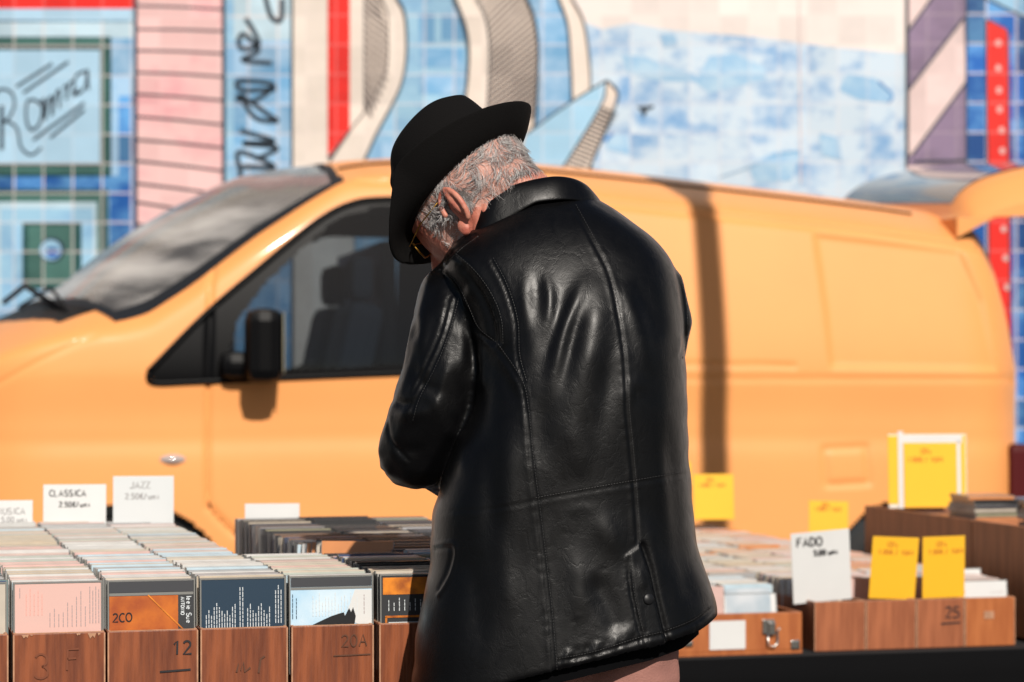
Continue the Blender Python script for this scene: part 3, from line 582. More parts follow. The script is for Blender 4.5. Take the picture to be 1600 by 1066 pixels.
def crate(name, label, group, o, wd, ln, ht, m=wood, th=.006, front_h=None):
    """open box; o = front left bottom corner in world"""
    r = empty(name, o, TH); tag(r, label, 'crate', group)
    for pn, c, d in (('front_panel', (wd / 2, th / 2, (front_h or ht) / 2), (wd, th, front_h or ht)), ('back_panel', (wd / 2, ln - th / 2, ht / 2), (wd, th, ht)),
                     ('side_panel', (th / 2, ln / 2, ht / 2), (th, ln - 2 * th - .001, ht)), ('side_panel', (wd - th / 2, ln / 2, ht / 2), (th, ln - 2 * th - .001, ht)), ('bottom', (wd / 2, ln / 2, .004), (wd - 2 * th - .001, ln - 2 * th - .001, .006))):
        b = MB(); b.box(c, d, m, None, .0012 if pn != 'bottom' else 0)
        if pn != 'bottom': b.box((c[0], c[1], c[2] + d[2] / 2 + .0004), (d[0] - .003, d[1] - .002 if d[1] > .01 else d[1] * .6, .0012), wood_e) if d[0] > d[1] else b.box((c[0], c[1], c[2] + d[2] / 2 + .0004), (d[0] * .6, d[1] - .003, .0012), wood_e)
        if pn == 'front_panel':
            for x in (.0012, wd - .0012): b.box((x, -.0004, c[2]), (.0022, .0012, d[2] - .002), wood_e)
        b.build(pn, r)
    return r
def mark(parent, texts, name='marking', m=m_ink, wd=.0028):
    b = MB()
    for t, x, z, h in texts:
        if isinstance(t, str): write(b, t, Vector((x, -.0012, z)), Vector((1, 0, 0)), Z, Vector((0, -1, 0)), h, wd, m)
        else: ribbon(b, t, Vector((x, -.0012, z)), Vector((1, 0, 0)), Z, Vector((0, -1, 0)), wd, m)
    return b.build(name, parent)
def trestle(label, x0, x1, v0, v1, zt, org):
    r = empty('trestle_table', org, TH); tag(r, label, 'table'); zl = zt - org.z
    b = MB(); b.box(((x0 + x1) / 2, (v0 + v1) / 2, zt - .0125), (x1 - x0, v1 - v0, .025), blackw, None, .003); b.build('tabletop', r)
    for x in (x0 + .12, x1 - .12):
        for v in (v0 + .1, v1 - .1):
            b = MB(); s = .1 if v < (v0 + v1) / 2 else -.1; b.tube([(x, v + s, zt - .03), (x, v, .012)], .014, blackw); b.tube([(x, v, .02), (x, v, 0)], .018, blackw); b.build('leg', r)
        b = MB(); b.tube([(x, v0 + .15, zt * .45), (x, v1 - .15, zt * .45)], .01, blackw); b.build('crossbar', r)
    return r
def cloth(label, x0, x1, v, zt, drop, org):  # black sheet added where only deep shade lies under the table
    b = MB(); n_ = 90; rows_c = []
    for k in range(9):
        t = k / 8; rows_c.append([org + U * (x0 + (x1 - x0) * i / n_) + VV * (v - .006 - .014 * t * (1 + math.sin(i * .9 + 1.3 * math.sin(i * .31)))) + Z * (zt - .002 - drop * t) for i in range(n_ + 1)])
    b.grid(rows_c, mat('black shade sheet', (.0035, .0035, .004), .95, bump=.3, bscale=300, spec=.1)); o = b.build('shade_sheet'); m_ = o.modifiers.new('s', 'SOLIDIFY'); m_.thickness = .0015
    tag(o, label, 'shade_sheet'); return o
trestle('black folding table under the left hand rows of cd crates beside the man', -.30, .93, -.01, 1.62, TZ1, O1)
# --- cd case variants
CW, CH, CT = .125, .142, .0104
m_clear = mat('clear polystyrene', (.20, .20, .19), .22, spec=.6, coat=.3)
m_tray = mat('black tray', (.03, .03, .033), .3, spec=.5)
tones = [('white', (.56, .55, .53)), ('cream', (.52, .46, .38)), ('grey', (.36, .36, .36)), ('charcoal', (.07, .07, .08)), ('black', (.018, .018, .02)), ('rose', (.62, .42, .38)), ('red', (.42, .06, .05)),
         ('pale blue', (.45, .56, .62)), ('navy', (.03, .06, .14)), ('orange', (.62, .24, .08)), ('olive', (.30, .28, .18)), ('brown', (.20, .11, .07)), ('teal', (.10, .25, .26)), ('sand', (.50, .42, .32)), ('pale rose', (.54, .41, .37)), ('pale green', (.42, .45, .40))]
TM = [mat('inlay ' + n, c, .45, coat=.3, var=.12, vscale=30) for n, c in tones]
def case_mesh(k, front=None):
    b = MB(); m = TM[k]
    b.box((0, -.0008, CH / 2), (CW - .0026, CT - .0030, CH - .0002), m); b.box((0, CT / 2 - .0012, CH / 2 - .0006), (CW - .001, .0018, CH - .0012), m_tray if k % 3 else m_clear)
    b.box((0, -CT / 2 + .0004, CH / 2 - .0004), (CW - .0024, .0006, CH - .0024), m)
    for x in (-CW / 2 + .0006, CW / 2 - .0006): b.box((x, 0, CH / 2), (.0012, CT, CH), m_clear)
    b.box((0, 0, .0007), (CW, CT, .0014), m_clear); 
    return b.mesh('cd_case')
CM = [case_mesh(k) for k in range(len(tones))]
pal_light = [0, 0, 0, 1, 1, 5, 14, 7, 5, 13, 2, 0, 1, 15, 14]; pal_dark = [4, 4, 3, 3, 11, 4, 2, 10, 13, 11, 8]; pal_mix = [0, 1, 2, 3, 4, 5, 7, 8, 10, 11, 12, 13, 6]
NEAR = []; FARSTUFF = []                             # FARSTUFF: (matrix, tone) baked into one mesh
def nth(n): return '%d%s' % (n, 'th' if 10 < n % 100 < 14 else {1: 'st', 2: 'nd', 3: 'rd'}.get(n % 10, 'th'))
def row(org, s, v0, v1, z, pal, label, n_single, group, jump=.01, skip=()):
    v = v0; k = 0; dz = 0; run = list(pal)
    while v < v1:
        if random.random() < .07: dz = random.uniform(-.004, .005)
        run = random.choices(pal, k=2) if random.random() < .13 else run; t = random.choice(run) if random.random() < .72 else random.choice(pal); tilt = random.gauss(0, .015) - .03; cx = s + random.gauss(0, .0012)
        M = FR(org + U * cx + VV * v + Z * (z + dz * random.uniform(.5, 1) + random.gauss(0, .0011))) @ Matrix.Rotation(tilt, 4, 'X') @ Matrix.Rotation(random.gauss(0, .01), 4, 'Z')
        if k < n_single:
            o = link('cd_case', CM[t]); o.matrix_world = M; tag(o, '%s cd case, %s behind the front of the %s' % (tones[t][0], nth(k + 1), label), 'cd case', group); NEAR.append(o)
        else: FARSTUFF.append((M, t))
        v += CT + (abs(random.gauss(0, .0012)) if random.random() < .9 else random.uniform(.003, .012)); k += 1
rows = [  # s centre, v0, v1, palette, crate words, singles
 (-.067, .03, 1.42, pal_mix, 'crate at the left edge', 34), (.066, .022, 1.40, pal_light, 'first full crate', 44), (.198, .022, 1.40, pal_light, 'crate marked 12', 44),
 (.330, .022, 1.40, pal_light, 'scribbled crate', 44), (.460, .022, .46, pal_light, 'crate marked 20A', 38)]
CZ1 = TZ1 + .0015
for i, (s, v0, v1, pal, words, ns) in enumerate(rows):
    row(O1, s, v0 + .012, v1, CZ1 + .0225, pal, words, ns, 'cd cases in the ' + words)
for s, v0, ns, words in ((.595, .022, 30, 'crate right of 20A'), (.725, .04, 26, 'second crate right of 20A'), (.855, .04, 24, 'third crate right of 20A')):
    row(O1, s, v0 + .012, .46, CZ1 + .0225, pal_mix, words, ns, 'cd cases in the ' + words)
    row(O1, s, .50 if s > .6 else .66, 1.42, CZ1 + .0225, pal_dark, '', 0, '')
# crates under the rows
cw = [(-.132, .128, 'reddish plywood cd crate cut off by the left edge of the picture', None), (.002, .129, 'plywood cd crate with a chipped top edge and a faint worn figure', 'faint'),
      (.134, .129, 'plywood cd crate with 12 written in black on its front', '12'), (.266, .127, 'plywood cd crate with small black scribbles on its front', 'scr'), (.398, .122, 'plywood cd crate with 20A written in pencil and underlined', '20A'),
      (.528, .131, 'plain plywood cd crate at the left of the man in his shadow', None)]
HC = .093
for x, wd, lb, t in cw:
    c_ = crate('cd_crate', lb, 'plywood crates of cds on the left table', O1 + U * x + Z * CZ1, wd, .47, HC)
    if t == '12': mark(c_, [('12', .093, .058, .019), ([(0, 0), (.044, .002)], .074, .034, 0)])
    if t == '20A': mark(c_, [('20A', .074, .062, .017), ([(0, 0), (.055, .001)], .062, .049, 0)], m=m_pen, wd=.002)
    if t == 'faint':
        mark(c_, [('3', .03, .03, .035), ('F', .075, .04, .03)], m=mat('worn mark', (.17, .045, .015), .7), wd=.003)
        b = MB()
        for x0_, w_, h_ in ((.012, .010, .006), (.024, .004, .003), (.088, .006, .004), (.104, .012, .009), (.118, .004, .005)): b.add([(x0_, -.0015, HC - .001), (x0_ + w_ * .3, -.0015, HC - h_), (x0_ + w_ * .6, -.0015, HC - h_ * .5), (x0_ + w_ * .8, -.0015, HC - h_ * .9), (x0_ + w_, -.0015, HC - .001)], [(0, 1, 2, 3, 4)], wood_e)
        b.build('chipped_edge', c_)
    if t == 'scr': mark(c_, [([(0, 0), (.003, .012), (.006, .002), (.01, .014), (.012, 0), (.02, .006)], .052, .03, 0), ([(0, 0), (.003, .02), (.009, .024)], .084, .028, 0)], m=m_pen, wd=.003)
for x in (.660, .792): crate('cd_crate', 'plain plywood cd crate hidden behind the man, %s of the two' % ('left' if x < .7 else 'right'), 'plywood crates of cds on the left table', O1 + U * x + Z * CZ1, .129, .47, HC)
for n_, x in enumerate((-.132, .002, .134, .266, .528, .660, .792)): crate('cd_crate', 'plywood crate in the back rank of the left table, %s from the left' % nth(n_ + 1), 'back rank of crates on the left table', O1 + U * x + VV * .475 + Z * CZ1, .128, .96, HC - .012)
# --- the showy front cases
def showcase(s, v, label, base, draw, org=O1, z=CZ1 + .0225, tilt=-.03, wd=CW, ht=CH):
    r = empty('cd_case', org + U * s + VV * v + Z * z, TH); r.rotation_euler = (tilt, 0, TH); tag(r, label, 'cd case', 'front cd cases')
    b = MB(); 
    for x in (-wd / 2 + .001, wd / 2 - .001): b.box((x, 0, ht / 2), (.002, CT, ht), m_clear)
    b.box((0, 0, ht - .001), (wd - .004, CT, .002), m_clear); b.box((0, 0, .001), (wd - .004, CT, .002), m_clear); b.box((0, CT / 2 - .001, ht / 2), (wd - .004, .002, ht - .005), m_tray); b.build('case', r)
    b = MB(); b.box((0, -.001, ht / 2), (wd - .0045, CT - .0045, ht - .005), base); ca = b.build('inlay', r)
    b = MB(); draw(b, lambda pts, m, lift=0: b.add([Vector((x, -CT / 2 + .0006 - lift, z_)) for x, z_ in pts], [list(range(len(pts)))], m)); b.build('print', r)
    return r
rc = lambda x0, z0, x1, z1: [(x0, z0), (x1, z0), (x1, z1), (x0, z1)]
def lines(q, m, x0, z0, n, dx, zs, wd=.0011, lift=.0002):  # sideways track list: thin columns of different length
    for i in range(n):
        h = zs[i % len(zs)]; z_ = z0
        while z_ < z0 + h - .002: e = random.uniform(.004, .008); q(rc(x0 + i * dx, z_, x0 + i * dx + wd, min(z_ + e, z0 + h)), m, lift); z_ += e + .0012
I_pink = mat('print rose', (.66, .42, .37), .45, coat=.4); I_or = mat('print orange', (.55, .14, .012), .4, coat=.5, var=.6, vscale=25, col2=(.30, .05, .008)); I_navy = mat('print navy', (.012, .035, .065), .35, coat=.5)
I_blue = mat('print sky blue', (.36, .58, .76), .4, coat=.4, var=.3, vscale=14, col2=(.62, .74, .82)); I_dk = mat('print charcoal', (.03, .032, .036), .4, coat=.4); I_txt = mat('print pale text', (.62, .66, .68), .5); I_gt = mat('print grey text', (.34, .27, .27), .6); I_fire = mat('print fire', (.75, .24, .02), .4, var=.8, vscale=30, col2=(.18, .03, .01)); I_black = mat('print black', (.008, .008, .01), .4); I_grey = mat('print dark grey', (.05, .052, .06), .3, coat=.5)
showcase(.066, .016, 'rose pink cd case with sideways grey track list, fronting the first full crate', I_pink, lambda b, q: (lines(q, I_gt, -.012, .078, 9, .0062, (.02, .026, .018, .022, .034, .03, .044, .05, .028)), lines(q, I_gt, .044, .082, 4, .0042, (.052, .048)), lines(q, I_gt, -.054, .12, 1, .005, (.014,)), lines(q, mat('print pale red', (.8, .36, .3), .5), -.045, .095, 5, .0055, (.03, .038))))
def d2(b, q):
    q(rc(-.060, .124, .060, .1395), I_grey); q(rc(-.060, .0, .038, .119), I_or); q(rc(.038, 0, .060, .119), I_dk); q(rc(-.060, .1195, .060, .1235), m_clear)
    write(b, '2CO', Vector((-.055, -CT / 2, .083)), Vector((1, 0, 0)), Z, Vector((0, -1, 0)), .012, .0018, I_black, lift=.0006)
    ribbon(b, [(0, 0), (.03, -.03), (.05, -.05)], Vector((-.005, -CT / 2, .12)), Vector((1, 0, 0)), Z, Vector((0, -1, 0)), .002, I_fire)
    write(b, 'ANTONIO', Vector((.042, -CT / 2, .116)), Vector((0, 0, -1)), Vector((1, 0, 0)), Vector((0, -1, 0)), .0048, .0011, I_txt, lift=.0006)
    write(b, 'Ieeie Sue', Vector((.050, -CT / 2, .118)), Vector((0, 0, -1)), Vector((1, 0, 0)), Vector((0, -1, 0)), .007, .0012, I_txt, lift=.0006)
showcase(.198, .016, 'orange cd case with a dark band on top and sideways white lettering', I_dk, d2)
showcase(.330, .016, 'navy cd case with pale sideways track list in columns', I_navy, lambda b, q: (lines(q, I_txt, -.054, .07, 12, .0038, (.02, .026, .018, .03, .036, .03, .026)), lines(q, I_txt, -.005, .07, 2, .004, (.06,)), lines(q, I_txt, .006, .07, 9, .004, (.03, .036, .024, .02)), lines(q, I_txt, .047, .075, 3, .004, (.05, .058))))
def d4(b, q):
    q([(-.03, 0), (-.03, .07), (-.012, .078), (0, .083), (.01, .086), (.018, .088), (.02, .083), (.026, .094), (.029, .088), (.032, .095), (.036, .082), (.034, .07), (.034, 0)], I_black, .0004)
    lines(q, I_txt, -.028, .083, 15, .0047, (.030, .024, .034, .02, .028)); q(rc(-.060, .126, .060, .1395), I_grey); q(rc(-.060, .122, .060, .1255), m_clear)
    write(b, 'Cesaria Sur', Vector((-.055, -CT / 2, .118)), Vector((0, 0, -1)), Vector((1, 0, 0)), Vector((0, -1, 0)), .005, .0008, I_navy, lift=.0006) if False else lines(q, I_navy, -.058, .08, 2, .0055, (.036, .03))
    q([(.020, .08), (.06, .06), (.06, .12), (.035, .121)], m_card)
    write(b, 'Sor', Vector((.048, -CT / 2, .112)), Vector((0, 0, -1)), Vector((1, 0, 0)), Vector((0, -1, 0)), .007, .001, I_gt, lift=.0009) if False else lines(q, I_gt, .048, .085, 1, .005, (.028,))
showcase(.460, .016, 'pale blue cd case with a black crouching figure and white track list', I_blue, d4)
showcase(.595, .016, 'charcoal cd case with a fiery picture strip and orange frame lines', I_dk, lambda b, q: (q(rc(-.058, .112, .058, .137), I_fire), lines(q, I_txt, -.05, .088, 14, .008, (.016, .012, .019)), q(rc(-.055, .078, .058, .081), I_fire, .0002), q(rc(-.055, .055, -.052, .08), I_fire, .0002), q(rc(-.05, .07, .055, .0715), I_txt, .0002)))
showcase(-.067, .026, 'pale worn cd case at the front of the crate cut off by the left edge', TM[1], lambda b, q: lines(q, I_gt, .02, .08, 6, .006, (.03, .02)))
# small stack of tilted cases lying across the gap behind the 20A crate
for i in range(6):
    o = link('cd_case', CM[[7, 0, 9, 9, 1, 9, 1][i]]); o.matrix_world = FR(O1 + U * (.575 + .006 * i) + VV * (.625 - .0155 * i) + Z * (CZ1 + .024 + .002 * i)) @ Matrix.Rotation(R(-21), 4, 'Z') @ Matrix.Rotation(R(-14 + i), 4, 'X')
    tag(o, '%s loose cd case leaning behind the crate marked 20A, %s of six' % (tones[[7, 0, 9, 9, 1, 9, 1][i]][0], nth(i + 1)), 'cd case', 'loose leaning cd cases')
# --- price cards
def card(px0, px1, py0, py1, d, label, texts, m=m_card, pen=m_ink, wd=.002, group='price cards', lean=-6, yaw=0, rot=0, th=.0015):
    """upright card whose bottom middle stands at the given place"""
    o = P((px0 + px1) / 2, py1, d); r = empty('price_card', o); r.rotation_euler = (R(lean), R(rot), TH * .5 + R(yaw)); tag(r, label, 'price card', group)
    w_ = (px1 - px0) * d / FPX; h_ = (py1 - py0) * d / FPX
    b = MB(); b.box((0, 0, h_ / 2), (w_, th, h_), m, None, .0005); b.build('card', r)
    b = MB()
    for t, x, z, h in texts: write(b, t, Vector((x * w_, -th / 2, z * h_)), Vector((1, 0, 0)), Z, Vector((0, -1, 0)), h, wd * 1.25, pen, lift=.0005)
    b.build('handwriting', r); return r
card(-30, 50, 782, 850, 4.72, 'low white price card behind the leftmost full row, lettered MUSICA', [('MUSICA', -.18, .68, .012), ('5,00 uni', -.10, .5, .010)], wd=.0016, pen=m_pencil)
card(68, 165, 757, 850, 4.77, 'white price card lettered CLASSICA behind the second full row', [('CLASSICA', -.40, .80, .012), ('2.50€/uni', -.25, .62, .010)], wd=.0018)
card(177, 271, 744, 850, 4.80, 'tallest white price card lettered JAZZ, in a plastic sleeve left of the door', [('JAZZ', -.22, .82, .013), ('2.50€/uni', -.30, .66, .011)], m=m_card2, pen=m_pencil, wd=.0018)
card(383, 468, 787, 850, 4.95, 'wide white card without lettering behind the dark shaded row', [], lean=-4)
# ------------------------------------------------------------------ right hand table
TZ2 = .522; O2 = Vector(P(1270, 1018, 5.66)); O2.z = 0
cz2 = TZ2 + .0015
trestle('black folding table under the right hand crates in front of the van', -.42, 1.15, -.04, 2.35, TZ2, O2)
spec = [(.004, .129, 'plain plywood crate at the corner holding the FADO card', None), (.135, .127, 'plywood crate with a yellow card standing at its front, left of the crate marked 25', None), (.264, .123, 'plywood crate with 25 written in black on its front', '25'), (.389, .131, 'light orange plywood crate with a small pale sticker', 'st')]
for x, wd, lb, t in spec:
    c_ = crate('cd_crate', lb, 'plywood crates on the right table', O2 + U * x + Z * cz2, wd, 1.0, .115, wood_l if t == 'st' else wood_r)
    if t == '25': mark(c_, [('25', .074, .070, .026), ([(0, 0), (.05, .002)], .062, .056, 0)], wd=.004)
    if t == 'st': b = MB(); b.box((.062, -.0012, .074), (.026, .0014, .018), wood_e, None, .0005); b.build('sticker', c_)
    crate('cd_crate', 'plywood crate in the back rank of the right table, %s from its left' % nth(1 + round(x / .13)), 'back rank of crates on the right table', O2 + U * x + VV * 1.03 + Z * cz2, wd, 1.2, .115)
for i, (s, v0) in enumerate(((.067, .03), (.198, .05), (.326, .05), (.455, .06))):
    row(O2, s, v0 + (.10 if i < 3 else .02), 2.2, cz2 + .012, pal_light + [9, 9, 13, 13, 5], '', 0, '')
cloth('black shade sheet standing in for the shadow under the right hand table', -.42, 1.15, -.045, TZ2, .44, O2)
# wooden case with latch
wc = empty('wooden_case', O2 + U * -.345 + VV * -.02 + Z * cz2, TH); tag(wc, 'orange wooden case with a steel latch and blank paper label, right of the jacket', 'wooden case')
b = MB(); b.box((.155, .15, .004), (.31, .30, .008), wood_l)
b.build('bottom', wc)
for c, d in (((.155, .005, .052), (.31, .01, .088)), ((.155, .295, .052), (.31, .01, .088)), ((.005, .15, .052), (.0098, .2795, .088)), ((.305, .15, .052), (.0098, .2795, .088))):
    b = MB(); b.box(c, d, wood_l, None, .002); b.build('side_board', wc)
b = MB(); b.box((.125, -.001, .047), (.088, .0016, .066), m_card); b.build('paper_label', wc)
b = MB(); b.box((.225, -.003, .064), (.03, .006, .034), m_steel, None, .002); b.box((.232, -.009, .06), (.016, .007, .03), m_steel, None, .002); b.tube([(.222, -.008, .05), (.222, -.010, .022), (.236, -.012, .018), (.246, -.010, .026), (.246, -.008, .055), (.252, -.01, .062)], .0022, m_steel); b.build('latch', wc)
b = MB(); b.box((.292, -.002, .02), (.022, .004, .022), m_steel, None, .003); b.build('corner_plate', wc)
b = MB(); b.box((.03, -.002, .03), (.02, .006, .014), m_steel, None, .003); b.build('hinge', wc)
def paleart(b, q): q(rc(-.056, .02, .056, .136), mat('print mist', (.30, .38, .44), .4, coat=.2, var=.5, vscale=12, col2=(.52, .55, .58)))
showcase(-.145, .03, 'misty pale blue cd case leaning at the front of the wooden case', m_card, paleart, O2, cz2 + .012, -.16, .142, .125)
row(O2, -.14, .055, .27, cz2 + .012, [0, 0, 7, 0, 5, 1, 7], 'latched wooden case', 18, 'cd cases in the wooden case')
row(O2, -.275, .03, .27, cz2 + .012, [0, 0, 7, 0, 5, 1, 7], 'left part of the wooden case', 18, 'cd cases in the left part of the wooden case')
for i, s in enumerate((-.06, -.19, -.315)): crate('cd_crate', 'plywood crate behind the wooden case on the right table, %s of three' % ('right', 'middle', 'left')[i], 'crates behind the wooden case', O2 + U * (s - .063) + VV * .36 + Z * cz2, .126, 1.85, .10)
for s in (-.06, -.19, -.315): row(O2, s, .38, 2.18, cz2 + .012, pal_light + [9, 9, 13, 13, 5], '', 0, '')
def d7(b, q): q(rc(-.01, .02, .052, .085), mat('print blush', (.62, .42, .38), .5, var=.5, vscale=20, col2=(.75, .72, .70))); lines(q, I_gt, .02, .11, 6, .006, (.006,)); lines(q, m_redpen, -.055, .112, 2, .005, (.008,)); lines(q, I_dk, -.048, .092, 3, .004, (.01,))
showcase(.455, .03, 'white cd case with a soft blush picture at the front of the stickered crate', m_card, d7, O2, cz2 + .012, -.08)
b_ = showcase(.450, .16, 'blank white cd case standing taller behind the one with the blush picture', m_card, lambda b, q: q(rc(-.05, .1, .05, .13), TM[0]), O2, cz2 + .03, -.08)
# price cards on the right
yt = [("CD's", -.17, .84, .011), ('1.00€ / 1UNI', -.36, .72, .011)]
card(1237, 1334, 829, 940, 5.72, 'white price card lettered FADO standing in the corner crate', [('FADO', -.40, .80, .020), ('5,00 uni', -.12, .66, .012)], wd=.0036, pen=m_ink, lean=4, rot=-4, yaw=6)
card(1356, 1430, 838, 936, 5.76, 'yellow price card standing in the crate left of the one marked 25', yt, m=m_yel, pen=m_redpen, lean=6, rot=2.5)
card(1440, 1508, 837, 934, 5.78, 'yellow price card standing in the crate marked 25', yt, m=m_yel, pen=m_redpen, lean=6, rot=-1.5)
card(1084, 1148, 741, 812, 7.7, 'yellow price card behind the far rows, in front of the pole shadow', yt, m=m_yel, pen=m_redpen, wd=.0026)
card(1060, 1081, 722, 812, 7.75, 'narrow yellow price card mostly hidden by the jacket', [], m=m_yel)
card(1263, 1326, 783, 838, 7.5, 'yellow price card above the FADO card near the rear wheel', yt, m=m_yel, pen=m_redpen, wd=.0026, rot=2)
# upper crate block with its stacks of cases and the framed yellow sign
N0 = Vector((1.262, 5.90, 0)); shade_wood = mat('shaded side plywood', (.46, .18, .075), .6, bump=.2, bscale=30, var=.3, vscale=5, stretch=(1, 8, 1))  # second plywood colour, set for the box sides that lie in shade
zc = TZ2 + .0015
def tall(label, v, ln):
    r = empty('storage_box', N0 + VV * v + Z * zc, TH); tag(r, label, 'box', 'tall wooden boxes at the right edge')
    hb = .275
    for nm, c, d in (('side_panel', (.005, ln / 2, hb / 2), (.01, ln, hb)), ('side_panel', (.395, ln / 2, hb / 2), (.01, ln, hb)), ('front_panel', (.2, .005, hb / 2), (.38, .01, hb)), ('back_panel', (.2, ln - .005, hb / 2), (.38, .01, hb)), ('bottom', (.2, ln / 2, .005), (.378, ln - .022, .008))):
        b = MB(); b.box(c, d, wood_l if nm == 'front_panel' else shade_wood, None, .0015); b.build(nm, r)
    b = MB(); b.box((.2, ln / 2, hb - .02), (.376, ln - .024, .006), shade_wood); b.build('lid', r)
tall('tall brown wooden box at the right edge, nearer of two, with its orange front', -.02, .33); tall('long brown wooden box at the right edge, farther of two', .315, .68)
trestle('small black table under the tall wooden boxes at the right edge', -.03, .45, -.06, 1.05, TZ2, N0)
zt = zc + .257
k = 0
for sk, (px, v, n, tn) in enumerate(((.09, .44, 7, [3, 9, 10, 1, 3, 4, 9]), (.235, .42, 6, [2, 3, 1, 9, 7, 6]), (.12, .10, 7, [1, 3, 9, 2, 9, 0, 3]), (.27, .12, 6, [4, 1, 9, 2, 8, 5]))):
    for i in range(n):
        o = link('cd_case', CM[tn[i % len(tn)]]); o.matrix_world = FR(N0 + U * (px + .004 * (i % 3)) + VV * v + Z * (zt + CT * .5 + CT * 1.05 * i)) @ Matrix.Rotation(random.uniform(-.12, .12), 4, 'Z') @ Matrix.Rotation(R(90), 4, 'X') @ Matrix.Translation((0, 0, -CH / 2))
        tag(o, '%s cd case lying flat, %s up in the %s stack on tall boxes' % (tones[tn[i % len(tn)]][0], nth(i + 1), ('far left', 'far right', 'near left', 'near right')[sk]), 'cd case', 'flat stacked cd cases')
sg = empty('sign_stand', P(1450, 790, 6.75)); sg.rotation_euler = (R(-3), 0, R(8)); tag(sg, 'yellow price sheet in a white frame with yellow side strips, standing on the brown boxes', 'sign'); wS = 6.75 / FPX
b = MB(); b.box((.0, 0, .096), (126 * wS, .004, .205), mat('clear holder', (.78, .74, .66), .3, coat=.4), None, .001); b.build('holder', sg)
b = MB(); b.box((-56 * wS, -.0035, .100), (16 * wS, .002, .19), m_yel); b.build('side_strip', sg); b = MB(); b.box((57 * wS, -.0035, .11), (8 * wS, .002, .17), m_yel); b.build('side_strip', sg)
b = MB(); b.box((-44 * wS, -.005, .10), (8 * wS, .003, .215), m_card); b.box((4 * wS, -.0045, .185), (104 * wS, .002, .022), m_card); b.box((50 * wS, -.0045, .09), (6 * wS, .002, .18), m_card); b.build('frame', sg)
b = MB(); b.box((4 * wS, -.0052, .085), (86 * wS, .002, .18), m_yel); sh = b.build('sheet', sg)
b = MB(); write(b, "CD's", Vector((-.02, -.0064, .145)), Vector((1, 0, 0)), Z, Vector((0, -1, 0)), .013, .003, m_redpen); write(b, '1.00€ / 1UNI', Vector((-.058, -.0064, .122)), Vector((1, 0, 0)), Z, Vector((0, -1, 0)), .013, .003, m_redpen); b.build('handwriting', sh)
# all the cases beyond the nearest three hundred: one mass
cube = np.array([(a, b_, c_) for a in (-.5, .5) for b_ in (-.5, .5) for c_ in (0, 1)]); cf = [(0, 1, 3, 2), (4, 6, 7, 5), (0, 4, 5, 1), (2, 3, 7, 6), (0, 2, 6, 4), (1, 5, 7, 3)]
st = MB()
for M, t in FARSTUFF:
    for cy, ty, x_, hh, mm in ((-.0006, CT - .0022, CW - .001, CH, TM[t]), (CT / 2 - .0011, .0016, CW, CH - .0006, m_clear if t % 2 else m_tray)):
        st.add([M @ Vector((x * x_, cy + y * ty, z_ * hh)) for x, y, z_ in cube], cf, mm)
tag(st.build('cd_cases'), 'mass of cd cases filling the far ends of the rows and the right table', 'cd cases', kind='stuff')
# lamp post standing to the right, behind the photographer's shoulder; its shadow falls on the van
t_ = 3.6; d0 = Vector((.815, 9.14, 0)); q_ = d0 + Vector((math.tan(SUN_AZ) * t_, -t_, 0))
lp = empty('street_lamp', q_); tag(lp, 'tall grey street lamp post outside the picture whose shadow falls on the van', 'street lamp')
gm = mat('post grey', (.12, .12, .12), .5)
b = MB(); b.lathe([(0, 0), (.11, 0), (.11, .3), (.06, .36), (.052, 4.75), (0, 4.75)], gm, Matrix.Identity(4), 24); b.build('post', lp)
b = MB(); b.lathe([(0, 4.74), (.07, 4.75), (.13, 4.95), (.12, 5.12), (.03, 5.2), (0, 5.2)], gm, Matrix.Identity(4), 20); b.build('lamp_head', lp)
# ------------------------------------------------------------------ the man in hat and leather jacket
DM = 3.45; PXM = DM / FPX
def Q(px, py, dd=0.0): return P(px, py, DM + dd)
man = empty('person', (.08, 3.46, 0)); tag(man, 'man in a black hat and black leather jacket bending over the cds, seen from behind', 'person')
def mp(me, name, parent=None):
    o = link(name, me); o.parent = parent or man
    if (parent or man) is man: o.matrix_parent_inverse = Matrix.Translation(man.location).inverted()
    return o
# --- head frame
HF = Vector((-.60, .44, -.66)).normalized(); HU = Vector((-.617, .30, .728)); HU = (HU - HF * HU.dot(HF)).normalized(); HL = HU.cross(HF)
if HL.y > 0: HL = -HL
HO = Q(748, 326, .05)
HMr = Matrix((HF, HL, HU)).transposed(); HM = Matrix.Translation(HO) @ HMr.to_4x4()
def hp(f, l_, u): return HM @ Vector((f, l_, u))
skin = mat('skin', (.56, .235, .165), .5, bump=.35, bscale=160, var=.32, vscale=38, col2=(.46, .13, .09), spec=.4, detail=6)
skin.node_tree.nodes['Principled BSDF'].inputs['Subsurface Weight'].default_value = .08; skin.node_tree.nodes['Principled BSDF'].inputs['Subsurface Radius'].default_value = (.01, .004, .002)
B = Blob()
def hb(c, r): B.ball(hp(*c), r, HMr)
hb((-.012, 0, .035), (.098, .076, .088)); hb((.035, 0, .02), (.066, .066, .085)); hb((-.045, 0, .02), (.060, .066, .07)); hb((.048, 0, -.035), (.042, .050, .065)); hb((.055, 0, -.088), (.030, .030, .022)); hb((0, 0, -.035), (.065, .062, .05))
B.cone(hp(.0, .052, -.06), .018, hp(.055, .022, -.092), .018); B.cone(hp(.0, -.052, -.06), .018, hp(.055, -.022, -.092), .018)
hb((.095, 0, -.012), (.020, .012, .012)); B.cone(hp(.086, 0, .028), .008, hp(.112, 0, -.015), .012); hb((.088, 0, -.052), (.014, .024, .009)); hb((.086, 0, -.066), (.013, .02, .008)); hb((.078, 0, .042), (.02, .05, .012))
B.chain([(hp(-.012, 0, -.02), .066), (Q(808, 335, .06), .064), (Q(838, 362, .045), .070), (Q(860, 405, .03), .078)])
